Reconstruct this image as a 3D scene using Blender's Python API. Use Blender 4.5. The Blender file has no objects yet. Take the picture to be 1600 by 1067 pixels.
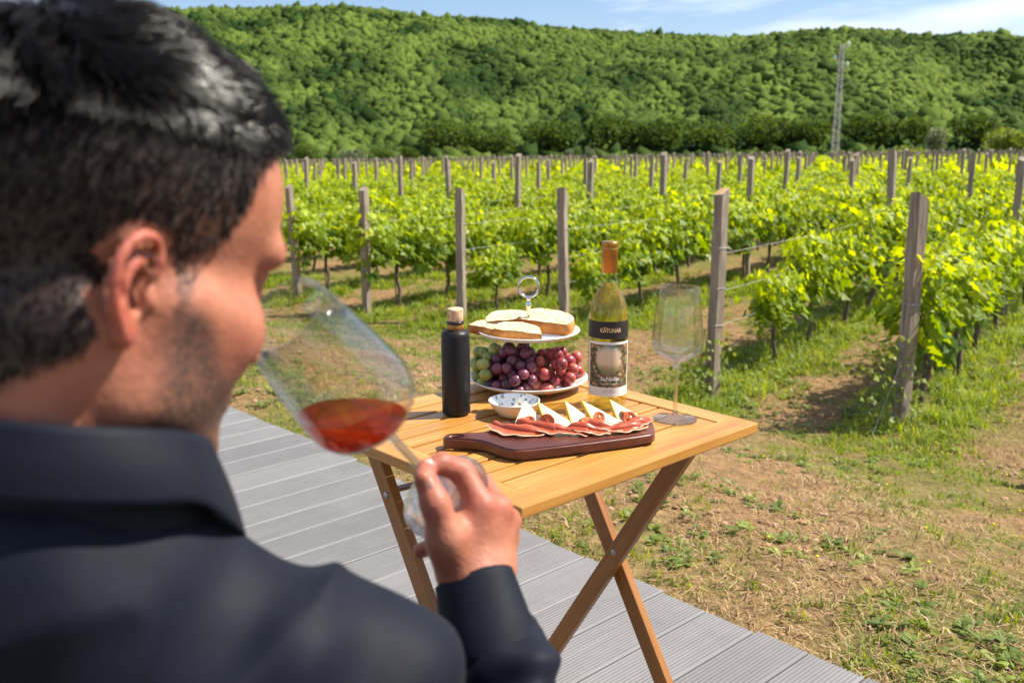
import bpy, bmesh, math, random
import numpy as np
from mathutils import Vector, Matrix

random.seed(7)
rng = np.random.default_rng(11)
scene = bpy.context.scene
C = scene.collection
R = math.radians

# ------------------------------------------------------------------ camera
CAM_H = 1.27
cam_data = bpy.data.cameras.new('camera')
cam = bpy.data.objects.new('camera', cam_data)
C.objects.link(cam)
cam.location = (0, 0, CAM_H)
cam.rotation_euler = (R(90 - 12.624), 0, 0)
cam_data.lens = 35.0
cam_data.sensor_width = 36.0
cam_data.clip_start = 0.05
cam_data.clip_end = 6000
cam_data.dof.use_dof = True
cam_data.dof.focus_distance = 1.88
cam_data.dof.aperture_fstop = 6.8
scene.camera = cam

# ------------------------------------------------------------------ sky and sun
SUN_EL, SUN_AZ = 52.0, 82.0            # azimuth measured from +Y towards +X
world = bpy.data.worlds.new('World')
scene.world = world
world.use_nodes = True
wn, wl = world.node_tree.nodes, world.node_tree.links
wn.clear()
w_out = wn.new('ShaderNodeOutputWorld')
w_bg = wn.new('ShaderNodeBackground')
w_sky = wn.new('ShaderNodeTexSky')
w_sky.sky_type = 'NISHITA'
w_sky.sun_disc = False
w_sky.sun_elevation = R(SUN_EL)
w_sky.sun_rotation = R(SUN_AZ)
w_sky.air_density = 1.0
w_sky.dust_density = 0.3
w_sky.ozone_density = 1.5
w_tc = wn.new('ShaderNodeTexCoord')
w_map = wn.new('ShaderNodeMapping')
w_map.inputs['Scale'].default_value = (1.6, 1.6, 7.5)
w_map.inputs['Location'].default_value = (3.35, 1.1, 0.12)
w_noise = wn.new('ShaderNodeTexNoise')
w_noise.inputs['Scale'].default_value = 1.9
w_noise.inputs['Detail'].default_value = 7.0
w_noise.inputs['Roughness'].default_value = 0.52
w_noise.inputs['Distortion'].default_value = 0.5
w_ramp = wn.new('ShaderNodeValToRGB')
w_ramp.color_ramp.elements[0].position = 0.47
w_ramp.color_ramp.elements[0].color = (0.0, 0.0, 0.0, 1)
w_ramp.color_ramp.elements[1].position = 0.68
w_ramp.color_ramp.elements[1].color = (0.95, 0.95, 0.95, 1)
w_mix = wn.new('ShaderNodeMixRGB')
w_mix.inputs['Color2'].default_value = (11.0, 11.4, 12.2, 1)
wl.new(w_tc.outputs['Generated'], w_map.inputs['Vector'])
wl.new(w_map.outputs['Vector'], w_noise.inputs['Vector'])
wl.new(w_noise.outputs['Fac'], w_ramp.inputs['Fac'])
wl.new(w_ramp.outputs['Color'], w_mix.inputs['Fac'])
w_tint = wn.new('ShaderNodeMixRGB'); w_tint.blend_type = 'MULTIPLY'; w_tint.inputs['Fac'].default_value = 1.0
w_tint.inputs['Color2'].default_value = (0.90, 0.98, 1.22, 1)        # white balance of the clear sky
wl.new(w_sky.outputs['Color'], w_tint.inputs['Color1'])
wl.new(w_tint.outputs['Color'], w_mix.inputs['Color1'])
wl.new(w_mix.outputs['Color'], w_bg.inputs['Color'])
w_bg.inputs['Strength'].default_value = 0.064
wl.new(w_bg.outputs['Background'], w_out.inputs['Surface'])

sun_data = bpy.data.lights.new('sun', 'SUN')
sun_data.energy = 5.0
sun_data.angle = R(0.55)
sun_data.color = (1.0, 0.925, 0.80)
sun = bpy.data.objects.new('sun', sun_data)
C.objects.link(sun)
_sd = Vector((math.sin(R(SUN_AZ)) * math.cos(R(SUN_EL)), math.cos(R(SUN_AZ)) * math.cos(R(SUN_EL)), math.sin(R(SUN_EL))))
sun.rotation_euler = _sd.to_track_quat('Z', 'Y').to_euler()
sun.location = (6, 1, 8)

scene.view_settings.view_transform = 'Standard'
scene.view_settings.look = 'None'
scene.view_settings.exposure = 0.95
scene.view_settings.gamma = 1.0
scene.render.engine = 'CYCLES'
scene.cycles.use_denoising = True
scene.cycles.max_bounces = 10
scene.cycles.transparent_max_bounces = 24
scene.cycles.transmission_bounces = 10
scene.cycles.sample_clamp_indirect = 6.0
scene.cycles.caustics_reflective = False
scene.cycles.blur_glossy = 0.5

# ------------------------------------------------------------------ helpers
def tag(o, label=None, cat=None, group=None, kind=None):
    if label: o['label'] = label
    if cat: o['category'] = cat
    if group: o['group'] = group
    if kind: o['kind'] = kind
    return o

def empty(name, loc=(0, 0, 0), rz=0.0):
    o = bpy.data.objects.new(name, None)
    o.empty_display_size = 0.1
    C.objects.link(o)
    o.location = loc
    o.rotation_euler = (0, 0, rz)
    return o

def np_mesh(name, v, faces, mats=None, smooth=False, mi=None, attrs=None, uv=None):
    """faces: one array (n,k) or a list of such arrays"""
    v = np.asarray(v, dtype=np.float32)
    fl = [np.asarray(f, dtype=np.int32) for f in (faces if isinstance(faces, list) else [faces])]
    fl = [f for f in fl if len(f)]
    me = bpy.data.meshes.new(name)
    me.vertices.add(len(v))
    me.vertices.foreach_set('co', v.ravel())
    loops = np.concatenate([f.ravel() for f in fl])
    sizes = np.concatenate([np.full(len(f), f.shape[1], dtype=np.int32) for f in fl])
    starts = np.concatenate([[0], np.cumsum(sizes)[:-1]]).astype(np.int32)
    me.loops.add(len(loops))
    me.loops.foreach_set('vertex_index', loops)
    me.polygons.add(len(sizes))
    me.polygons.foreach_set('loop_start', starts)
    me.polygons.foreach_set('loop_total', sizes)
    me.polygons.foreach_set('use_smooth', np.full(len(sizes), bool(smooth)))
    if mi is not None:
        me.polygons.foreach_set('material_index', np.asarray(mi, dtype=np.int32))
    if attrs:
        for k, a in attrs.items():
            at_ = me.attributes.new(k, 'FLOAT', 'POINT')
            at_.data.foreach_set('value', np.asarray(a, dtype=np.float32))
    if uv is not None:
        ul = me.uv_layers.new(name='UVMap')
        ul.data.foreach_set('uv', np.asarray(uv, dtype=np.float32)[loops].ravel())
    me.update(calc_edges=True)
    if mats:
        for m in (mats if isinstance(mats, (list, tuple)) else [mats]):
            me.materials.append(m)
    return me

def link(name, me, parent=None, loc=None, rot=None):
    o = bpy.data.objects.new(name, me)
    C.objects.link(o)
    if parent is not None: o.parent = parent
    if loc is not None: o.location = loc
    if rot is not None: o.rotation_euler = rot
    return o

def bm_obj(name, bm, mats, parent=None, smooth=False, loc=None, rot=None):
    me = bpy.data.meshes.new(name)
    bmesh.ops.recalc_face_normals(bm, faces=bm.faces[:])
    bm.to_mesh(me); bm.free()
    for m in (mats if isinstance(mats, (list, tuple)) else [mats]):
        me.materials.append(m)
    if smooth:
        me.polygons.foreach_set('use_smooth', [True] * len(me.polygons))
    return link(name, me, parent, loc, rot)

def box_bm(sx, sy, sz, bev=0.0, seg=2, centre=(0, 0, 0)):
    bm = bmesh.new()
    bmesh.ops.create_cube(bm, size=1.0)
    for q in bm.verts:
        q.co = Vector((q.co.x * sx + centre[0], q.co.y * sy + centre[1], q.co.z * sz + centre[2]))
    if bev > 0:
        bmesh.ops.bevel(bm, geom=bm.edges[:], offset=bev, segments=seg, affect='EDGES', profile=0.5)
    return bm

def lathe(profile, seg=48, closed_ends=True):
    """profile list of (r,z) -> verts, [quads, tris]"""
    pr = np.array(profile, dtype=float)
    n = len(pr)
    a = np.linspace(0, 2 * np.pi, seg, endpoint=False)
    v = np.stack([pr[:, None, 0] * np.cos(a), pr[:, None, 0] * np.sin(a), np.repeat(pr[:, 1:2], seg, 1)], -1).reshape(-1, 3)
    i = np.arange(n - 1)[:, None] * seg
    j = np.arange(seg)[None]
    j2 = (j + 1) % seg
    q = np.stack([i + j, i + j2, i + seg + j2, i + seg + j], -1).reshape(-1, 4)
    return v, q

def lathe_obj(name, profile, mats, parent=None, seg=48, loc=None, rot=None, mi_fn=None):
    v, q = lathe(profile, seg)
    mi = None
    if mi_fn is not None:
        mi = np.repeat(np.array([mi_fn(k) for k in range(len(profile) - 1)]), seg)
    me = np_mesh(name, v, q, mats, True, mi)
    return link(name, me, parent, loc, rot)

def tube(pts, radii, seg=8, cap=True):
    """swept tube along points"""
    P = np.array(pts, dtype=float)
    r = np.broadcast_to(np.asarray(radii, dtype=float), (len(P),))
    T = np.gradient(P, axis=0)
    T /= np.linalg.norm(T, axis=1)[:, None] + 1e-9
    ref = np.array([0.0, 0, 1]) if abs(T[0][2]) < 0.9 else np.array([1.0, 0, 0])
    V = []
    a = np.linspace(0, 2 * np.pi, seg, endpoint=False)
    nrm = np.cross(T[0], ref); nrm /= np.linalg.norm(nrm)
    for k in range(len(P)):
        nrm = nrm - T[k] * (nrm @ T[k]); nrm /= np.linalg.norm(nrm) + 1e-9
        b = np.cross(T[k], nrm)
        V.append(P[k] + r[k] * (np.cos(a)[:, None] * nrm + np.sin(a)[:, None] * b))
    n = len(P)
    V = np.concatenate(V)
    i = np.arange(n - 1)[:, None] * seg
    j = np.arange(seg)[None]
    j2 = (j + 1) % seg
    q = np.stack([i + j, i + j2, i + seg + j2, i + seg + j], -1).reshape(-1, 4)
    fl = [q]
    if cap:
        V = np.concatenate([V, P[:1], P[-1:]])
        c0, c1 = n * seg, n * seg + 1
        jj = np.arange(seg)
        fl.append(np.concatenate([np.stack([np.full(seg, c0), (jj + 1) % seg, jj], -1),
                                  np.stack([np.full(seg, c1), (n - 1) * seg + jj, (n - 1) * seg + (jj + 1) % seg], -1)]))
    return V, fl

def merge(parts):
    """list of (v, [faces...]) -> v, [faces]"""
    vs, fs, off = [], {}, 0
    for v, fl in parts:
        v = np.asarray(v)
        for f in (fl if isinstance(fl, list) else [fl]):
            f = np.asarray(f)
            if len(f): fs.setdefault(f.shape[1], []).append(f + off)
        vs.append(v); off += len(v)
    return np.concatenate(vs), [np.concatenate(x) for x in fs.values()]

def catmull(pts, n=8, closed=False):
    P = np.array(pts, dtype=float)
    out = []
    m = len(P)
    rng_ = range(m) if closed else range(m - 1)
    for i in rng_:
        if closed:
            p0, p1, p2, p3 = P[(i - 1) % m], P[i], P[(i + 1) % m], P[(i + 2) % m]
        else:
            p0, p1, p2, p3 = P[max(i - 1, 0)], P[i], P[i + 1], P[min(i + 2, m - 1)]
        for t in np.linspace(0, 1, n, endpoint=False):
            out.append(0.5 * ((2 * p1) + (-p0 + p2) * t + (2 * p0 - 5 * p1 + 4 * p2 - p3) * t * t + (-p0 + 3 * p1 - 3 * p2 + p3) * t ** 3))
    if not closed: out.append(P[-1])
    return np.array(out)

def _h(ix, iy, iz):
    n = (ix.astype(np.int64) * 374761393 + iy.astype(np.int64) * 668265263 + iz.astype(np.int64) * 2147483647) & 0xffffffff
    n = ((n ^ (n >> 13)) * 1274126177) & 0xffffffff
    return ((n ^ (n >> 16)) & 0xffff) / 65535.0

def vnoise(x, y, z=None):
    x = np.asarray(x, dtype=float); y = np.asarray(y, dtype=float)
    z = np.zeros_like(x) if z is None else np.asarray(z, dtype=float)
    ix, iy, iz = np.floor(x), np.floor(y), np.floor(z)
    fx, fy, fz = x - ix, y - iy, z - iz
    fx, fy, fz = fx * fx * (3 - 2 * fx), fy * fy * (3 - 2 * fy), fz * fz * (3 - 2 * fz)
    r = 0
    for dx in (0, 1):
        for dy in (0, 1):
            for dz in (0, 1):
                w = (fx if dx else 1 - fx) * (fy if dy else 1 - fy) * (fz if dz else 1 - fz)
                r = r + w * _h(ix + dx, iy + dy, iz + dz)
    return r

def fbm(x, y, z=None, oct=4):
    s, a, t = 0, 0.5, 0
    for k in range(oct):
        s = s + a * vnoise(np.asarray(x) * 2 ** k + 17.3 * k, np.asarray(y) * 2 ** k - 9.1 * k, None if z is None else np.asarray(z) * 2 ** k + 3.3 * k)
        t += a; a *= 0.5
    return s / t

def smooth(e0, e1, x):
    t = np.clip((x - e0) / (e1 - e0), 0, 1)
    return t * t * (3 - 2 * t)

# ------------------------------------------------------------------ materials
def new_mat(name):
    m = bpy.data.materials.new(name)
    m.use_nodes = True
    nt = m.node_tree
    return m, nt, nt.nodes, nt.links, nt.nodes['Principled BSDF']

def plain(name, col, rough=0.5, metal=0.0, **kw):
    m, nt, n, l, b = new_mat(name)
    b.inputs['Base Color'].default_value = (*col, 1)
    b.inputs['Roughness'].default_value = rough
    b.inputs['Metallic'].default_value = metal
    for k, x in kw.items():
        b.inputs[k.replace('_', ' ')].default_value = x
    return m

def ramp(n, stops):
    r = n.new('ShaderNodeValToRGB')
    e = r.color_ramp.elements
    while len(e) > 1: e.remove(e[-1])
    e[0].position = stops[0][0]; e[0].color = (*stops[0][1], 1)
    for p, c in stops[1:]:
        q = e.new(p); q.color = (*c, 1)
    return r

def coords(n, l, scale=(1, 1, 1), kind='Object', rnd=True, loc=(0, 0, 0)):
    tc = n.new('ShaderNodeTexCoord')
    mp = n.new('ShaderNodeMapping')
    mp.inputs['Scale'].default_value = scale
    mp.inputs['Location'].default_value = loc
    src = tc.outputs[kind]
    if rnd:
        oi = n.new('ShaderNodeObjectInfo')
        mul = n.new('ShaderNodeVectorMath'); mul.operation = 'SCALE'
        mul.inputs[0].default_value = (13.1, 7.7, 5.3)
        l.new(oi.outputs['Random'], mul.inputs['Scale'])
        add = n.new('ShaderNodeVectorMath'); add.operation = 'ADD'
        l.new(src, add.inputs[0]); l.new(mul.outputs[0], add.inputs[1])
        src = add.outputs[0]
    l.new(src, mp.inputs['Vector'])
    return mp.outputs['Vector']

def noise(n, l, vec, scale=5, detail=4, rough=0.55, dist=0.0):
    t = n.new('ShaderNodeTexNoise')
    t.inputs['Scale'].default_value = scale
    t.inputs['Detail'].default_value = detail
    t.inputs['Roughness'].default_value = rough
    t.inputs['Distortion'].default_value = dist
    if vec is not None: l.new(vec, t.inputs['Vector'])
    return t

def bump(n, l, b, h, strength=0.3, dist=0.01):
    bp = n.new('ShaderNodeBump')
    bp.inputs['Strength'].default_value = strength
    bp.inputs['Distance'].default_value = dist
    l.new(h, bp.inputs['Height'])
    l.new(bp.outputs['Normal'], b.inputs['Normal'])
    return bp

def noisy(name, stops, scale=(1, 1, 1), nscale=6, detail=5, rough=0.6, bstr=0.2, bdist=0.003, dist=0.3, kind='Object', rnd=True, rrange=None, **kw):
    m, nt, n, l, b = new_mat(name)
    vec = coords(n, l, scale, kind, rnd)
    t = noise(n, l, vec, nscale, detail, 0.6, dist)
    r = ramp(n, stops)
    l.new(t.outputs['Fac'], r.inputs['Fac'])
    l.new(r.outputs['Color'], b.inputs['Base Color'])
    b.inputs['Roughness'].default_value = rough
    if rrange:
        mr = n.new('ShaderNodeMapRange')
        mr.inputs['To Min'].default_value, mr.inputs['To Max'].default_value = rrange
        l.new(t.outputs['Fac'], mr.inputs['Value'])
        l.new(mr.outputs['Result'], b.inputs['Roughness'])
    if bstr: bump(n, l, b, t.outputs['Fac'], bstr, bdist)
    for k, x in kw.items():
        b.inputs[k.replace('_', ' ')].default_value = x
    return m

def wood_mat(name, stops, sx=1.2, sy=22, rough=0.42, bstr=0.15, big=0.25):
    """grain runs along local X"""
    m, nt, n, l, b = new_mat(name)
    vec = coords(n, l, (sx, sy, sy))
    t = noise(n, l, vec, 3.0, 6, 0.62, 0.8)
    vec2 = coords(n, l, (2.0, 5.0, 5.0))
    t2 = noise(n, l, vec2, 2.2, 3, 0.5, 0.4)
    mx = n.new('ShaderNodeMath'); mx.operation = 'MULTIPLY_ADD'
    mx.inputs[1].default_value = big
    l.new(t2.outputs['Fac'], mx.inputs[0])
    sc = n.new('ShaderNodeMath'); sc.operation = 'MULTIPLY'; sc.inputs[1].default_value = 1 - big
    l.new(t.outputs['Fac'], sc.inputs[0])
    l.new(sc.outputs[0], mx.inputs[2])
    oi = n.new('ShaderNodeObjectInfo')
    ad = n.new('ShaderNodeMath'); ad.operation = 'MULTIPLY_ADD'; ad.inputs[1].default_value = 0.10; 
    l.new(oi.outputs['Random'], ad.inputs[0]); l.new(mx.outputs[0], ad.inputs[2])
    r = ramp(n, stops)
    l.new(ad.outputs[0], r.inputs['Fac'])
    l.new(r.outputs['Color'], b.inputs['Base Color'])
    mr = n.new('ShaderNodeMapRange')
    mr.inputs['To Min'].default_value, mr.inputs['To Max'].default_value = rough - 0.08, rough + 0.14
    l.new(t.outputs['Fac'], mr.inputs['Value'])
    l.new(mr.outputs['Result'], b.inputs['Roughness'])
    bump(n, l, b, t.outputs['Fac'], bstr, 0.002)
    return m

def leaf_mat(name, dark, light, attr='rnd', trans=0.5, tcol=None, rough=0.5, spec=0.35):
    m, nt, n, l, b = new_mat(name)
    at_ = n.new('ShaderNodeAttribute'); at_.attribute_name = attr
    r = ramp(n, [(0.0, dark), (0.55, tuple(0.6 * a + 0.4 * c for a, c in zip(dark, light))), (1.0, light)])
    l.new(at_.outputs['Fac'], r.inputs['Fac'])
    l.new(r.outputs['Color'], b.inputs['Base Color'])
    b.inputs['Roughness'].default_value = rough
    b.inputs['Specular IOR Level'].default_value = spec
    tr = n.new('ShaderNodeBsdfTranslucent')
    if tcol is None:
        hs = n.new('ShaderNodeHueSaturation')
        hs.inputs['Hue'].default_value = 0.478
        hs.inputs['Saturation'].default_value = 1.15
        hs.inputs['Value'].default_value = 1.95
        l.new(r.outputs['Color'], hs.inputs['Color'])
        l.new(hs.outputs['Color'], tr.inputs['Color'])
    else:
        tr.inputs['Color'].default_value = (*tcol, 1)
    mix = n.new('ShaderNodeMixShader')
    mix.inputs['Fac'].default_value = trans
    l.new(b.outputs[0], mix.inputs[1]); l.new(tr.outputs[0], mix.inputs[2])
    l.new(mix.outputs[0], n['Material Output'].inputs['Surface'])
    return m

def thin_glass(name, tint=(0.97, 0.985, 0.98), refr=0.0, ior=1.45, rough=0.0):
    m, nt, n, l, b = new_mat(name)
    n.remove(b)
    tr = n.new('ShaderNodeBsdfTransparent'); tr.inputs['Color'].default_value = (*tint, 1)
    gl = n.new('ShaderNodeBsdfGlossy'); gl.inputs['Roughness'].default_value = 0.015 + rough
    fr = n.new('ShaderNodeFresnel')
    ge = n.new('ShaderNodeNewGeometry'); mr = n.new('ShaderNodeMapRange')
    mr.inputs['To Min'].default_value = ior; mr.inputs['To Max'].default_value = 1.0 / ior      # same reflectance from either side of the wall
    l.new(ge.outputs['Backfacing'], mr.inputs['Value']); l.new(mr.outputs['Result'], fr.inputs['IOR'])
    mx = n.new('ShaderNodeMixShader')
    l.new(fr.outputs[0], mx.inputs['Fac'])
    if refr > 0:
        g = n.new('ShaderNodeBsdfGlass'); g.inputs['IOR'].default_value = 1.5
        g.inputs['Color'].default_value = (*tint, 1); g.inputs['Roughness'].default_value = rough
        m2 = n.new('ShaderNodeMixShader'); m2.inputs['Fac'].default_value = refr
        l.new(tr.outputs[0], mx.inputs[1]); l.new(gl.outputs[0], mx.inputs[2])
        l.new(mx.outputs[0], m2.inputs[1]); l.new(g.outputs[0], m2.inputs[2])
        l.new(m2.outputs[0], n['Material Output'].inputs['Surface'])
    else:
        l.new(tr.outputs[0], mx.inputs[1]); l.new(gl.outputs[0], mx.inputs[2])
        l.new(mx.outputs[0], n['Material Output'].inputs['Surface'])
    return m

UX = np.array([math.cos(R(43)), math.sin(R(43))])     # deck boards and table slats run this way
VX = np.array([-UX[1], UX[0]])
def uv2(u, v, z=0.0): return Vector((UX[0] * u + VX[0] * v, UX[1] * u + VX[1] * v, z))

# ------------------------------------------------------------------ terrain
def ground_z(x, y):
    x = np.asarray(x, dtype=float); y = np.asarray(y, dtype=float)
    u = UX[0] * x + UX[1] * y
    yy = np.where(y > 150, 150 + (y - 150) * 0.05, y)
    xx = np.clip(x, -120, 160)
    plane = -0.40 + 0.0132 * xx - 0.036 * yy
    near = -0.075
    t = smooth(2.2, 5.6, u)
    return near * (1 - t) + plane * t

def ground_bumps(x, y):
    d = np.hypot(x, y)
    w = np.clip(1.2 - d / 40.0, 0, 1) * smooth(2.0, 2.4, UX[0] * x + UX[1] * y)
    return w * (0.05 * (fbm(x * 1.3, y * 1.3, oct=3) - 0.5) + 0.045 * (fbm(x * 6, y * 6, oct=3) - 0.5) )

ROW_D = np.array([0.552, 0.834]); ROW_D /= np.linalg.norm(ROW_D)
ROW_N = np.array([-ROW_D[1], ROW_D[0]])
ROWS = [np.array(p) for p in [(3.55, 4.75), (2.365, 5.811), (1.380, 6.64), (0.494, 9.148), (-0.513, 10.03), (-1.542, 10.416), (-2.586, 11.864)]]
for k in range(1, 80):
    ROWS.append(np.array([-2.586 - 1.06 * k, 11.864 + 1.2 * k]))
ROW_W = np.array([p @ ROW_N for p in ROWS])

def row_dist(x, y):
    w = ROW_N[0] * np.asarray(x) + ROW_N[1] * np.asarray(y)
    i = np.clip(np.searchsorted(ROW_W, w), 1, len(ROW_W) - 1)
    return np.minimum(np.abs(w - ROW_W[i - 1]), np.abs(w - ROW_W[i]))
def row_s(x, y):
    """distance along the rows from the line of end posts"""
    w = ROW_N[0] * np.asarray(x) + ROW_N[1] * np.asarray(y)
    s = ROW_D[0] * np.asarray(x) + ROW_D[1] * np.asarray(y)
    s0 = np.interp(w, ROW_W, [p @ ROW_D for p in ROWS])
    return s - s0

def ground_mat():
    m, nt, n, l, b = new_mat('soil_and_turf')
    vec = coords(n, l, (1, 1, 1), 'Object', False)
    t1 = noise(n, l, vec, 0.9, 5, 0.6, 0.4)
    t2 = noise(n, l, vec, 14, 6, 0.7, 0.2)
    t3 = noise(n, l, vec, 55, 4, 0.7, 0.0)
    r = ramp(n, [(0.28, (0.085, 0.045, 0.022)), (0.44, (0.20, 0.112, 0.052)), (0.56, (0.33, 0.19, 0.082)), (0.72, (0.48, 0.32, 0.155))])
    l.new(t2.outputs['Fac'], r.inputs['Fac'])
    r3 = ramp(n, [(0.3, (0.11, 0.06, 0.026)), (0.7, (0.50, 0.34, 0.17))])
    l.new(t3.outputs['Fac'], r3.inputs['Fac'])
    mx = n.new('ShaderNodeMixRGB'); mx.inputs['Fac'].default_value = 0.4
    l.new(r.outputs['Color'], mx.inputs['Color1']); l.new(r3.outputs['Color'], mx.inputs['Color2'])
    g = n.new('ShaderNodeAttribute'); g.attribute_name = 'turf'
    rg = ramp(n, [(0.3, (0.06, 0.09, 0.015)), (0.7, (0.20, 0.23, 0.05))])
    l.new(t2.outputs['Fac'], rg.inputs['Fac'])
    ma = n.new('ShaderNodeMath'); ma.operation = 'MULTIPLY_ADD'; ma.inputs[1].default_value = 1.6
    mb = n.new('ShaderNodeMath'); mb.operation = 'SUBTRACT'; mb.inputs[1].default_value = 0.5
    l.new(t1.outputs['Fac'], mb.inputs[0])
    hf = n.new('ShaderNodeMath'); hf.operation = 'MULTIPLY'; hf.inputs[1].default_value = 0.6; l.new(g.outputs['Fac'], hf.inputs[0])
    l.new(mb.outputs[0], ma.inputs[0]); l.new(hf.outputs[0], ma.inputs[2]); ma.use_clamp = True
    mx2 = n.new('ShaderNodeMixRGB')
    l.new(ma.outputs[0], mx2.inputs['Fac'])
    l.new(mx.outputs['Color'], mx2.inputs['Color1']); l.new(rg.outputs['Color'], mx2.inputs['Color2'])
    l.new(mx2.outputs['Color'], b.inputs['Base Color'])
    b.inputs['Roughness'].default_value = 0.95
    b.inputs['Specular IOR Level'].default_value = 0.15
    ad = n.new('ShaderNodeMath'); ad.operation = 'ADD'
    l.new(t2.outputs['Fac'], ad.inputs[0]); l.new(t3.outputs['Fac'], ad.inputs[1])
    bump(n, l, b, ad.outputs[0], 0.9, 0.03)
    return m

def turf_amount(x, y):
    rd = row_dist(x, y); s = row_s(x, y)
    strip = (1 - smooth(0.18, 0.5, rd)) * smooth(-1.3, -0.3, s)
    patch = smooth(0.38, 0.58, fbm(np.asarray(x) * 1.15 + 3, np.asarray(y) * 1.15, oct=4))
    edge = 1 - smooth(2.1, 3.1, UX[0] * np.asarray(x) + UX[1] * np.asarray(y))
    return np.clip(0.75 * strip + 0.66 * patch + 0.45 * edge, 0, 1)

def build_ground():
    xs = np.concatenate([[-1500, -700, -350, -180, -100, -60, -35, -20, -13, -9, -7], np.arange(-5.5, 7.6, 0.075), [8.5, 10, 13, 18, 26, 40, 60, 100, 180, 350, 700, 1500]])
    ys = np.concatenate([[-300, -100, -40, -15, -6, -3, -1], np.arange(0, 12.1, 0.075), np.arange(12.5, 20, 0.5), np.arange(21, 40, 1.5), np.arange(42, 160, 6), [180, 250, 400, 700, 1200, 2500]])
    X, Y = np.meshgrid(xs, ys, indexing='ij')
    Z = ground_z(X, Y) + ground_bumps(X, Y)
    nx, ny = len(xs), len(ys)
    v = np.stack([X, Y, Z], -1).reshape(-1, 3)
    i = np.arange(nx - 1)[:, None] * ny; j = np.arange(ny - 1)[None]
    q = np.stack([i + j, i + ny + j, i + ny + j + 1, i + j + 1], -1).reshape(-1, 4)
    far = smooth(14, 40, np.hypot(X, Y))
    turf = turf_amount(X, Y) * (1 - far) + 0.75 * far
    me = np_mesh('ground', v, q, ground_mat(), True, attrs={'turf': turf.ravel()})
    return tag(link('ground', me), kind='structure')
build_ground()
def gz(x, y): return float(ground_z(x, y) + ground_bumps(np.array(x), np.array(y)))

# ------------------------------------------------------------------ deck of grey grooved boards
def deck_mat():
    m, nt, n, l, b = new_mat('grey_composite')
    vec = coords(n, l, (0.9, 30, 30))
    t = noise(n, l, vec, 4, 6, 0.65, 0.3)
    vec2 = coords(n, l, (1.5, 1.5, 1.5))
    t2 = noise(n, l, vec2, 2.5, 5, 0.6, 0.5)
    mxf = n.new('ShaderNodeMixRGB'); mxf.inputs['Fac'].default_value = 0.5
    l.new(t.outputs['Fac'], mxf.inputs['Color1']); l.new(t2.outputs['Fac'], mxf.inputs['Color2'])
    r = ramp(n, [(0.25, (0.150, 0.145, 0.146)), (0.5, (0.200, 0.195, 0.197)), (0.75, (0.255, 0.249, 0.252))])
    l.new(mxf.outputs['Color'], r.inputs['Fac'])
    oi = n.new('ShaderNodeObjectInfo')
    hs = n.new('ShaderNodeHueSaturation')
    mr = n.new('ShaderNodeMapRange'); mr.inputs['To Min'].default_value = 0.86; mr.inputs['To Max'].default_value = 1.1
    l.new(oi.outputs['Random'], mr.inputs['Value']); l.new(mr.outputs['Result'], hs.inputs['Value'])
    l.new(r.outputs['Color'], hs.inputs['Color'])
    l.new(hs.outputs['Color'], b.inputs['Base Color'])
    b.inputs['Roughness'].default_value = 0.62
    bump(n, l, b, t.outputs['Fac'], 0.25, 0.002)
    return m

def build_deck():
    root = tag(empty('deck'), kind='structure')
    W, T, L0, L1 = 0.1485, 0.024, -2.2, 2.03
    half = (W - 0.006) / 2
    prof = [(-half, -T), (-half, -0.0025), (-half + 0.002, 0)]
    ng = 13
    pitch = (2 * half - 0.012) / ng
    for k in range(ng):
        c = -half + 0.006 + pitch * (k + 0.5)
        g = pitch * 0.22
        prof += [(c - g - 0.0008, 0), (c - g, -0.0032), (c + g, -0.0032), (c + g + 0.0008, 0)]
    prof += [(half - 0.002, 0), (half, -0.0025), (half, -T)]
    prof = np.array(prof); n = len(prof)
    va = np.column_stack([np.full(n, L0), prof]); vb = np.column_stack([np.full(n, L1), prof])
    v = np.concatenate([va, vb])
    k = np.arange(n); k2 = (k + 1) % n
    q = np.stack([k, k2, n + k2, n + k], -1)[:, ::-1]
    # end caps as strips down to the underside
    cv_ = np.array([(L0, p[0], -T) for p in prof] + [(L1, p[0], -T) for p in prof])
    v = np.concatenate([v, cv_])
    kk = np.arange(n - 1)
    caps = np.concatenate([np.stack([kk, 2 * n + kk, 2 * n + kk + 1, kk + 1], -1), np.stack([n + kk + 1, 3 * n + kk + 1, 3 * n + kk, n + kk], -1)])
    me = np_mesh('plank', v, [np.concatenate([q, caps])], deck_mat())
    for j in range(-16, 56):
        vc = 1.118 + W * (j + 0.5)
        o = link('plank', me, root, uv2(random.uniform(-0.012, 0.010), vc, random.uniform(-0.0015, 0.0005)), (random.uniform(-.002, .002), 0, R(43)))
    # bearers underneath
    bm_m = plain('bearer', (0.10, 0.07, 0.045), 0.8)
    for uu in (-1.9, -0.9, 0.1, 1.1, 1.9):
        bm = box_bm(0.05, 10.6, 0.045, 0.0)
        bm_obj('bearer', bm, bm_m, root, loc=uv2(uu, 4.2, -0.0475), rot=(0, 0, R(43)))
build_deck()

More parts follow.
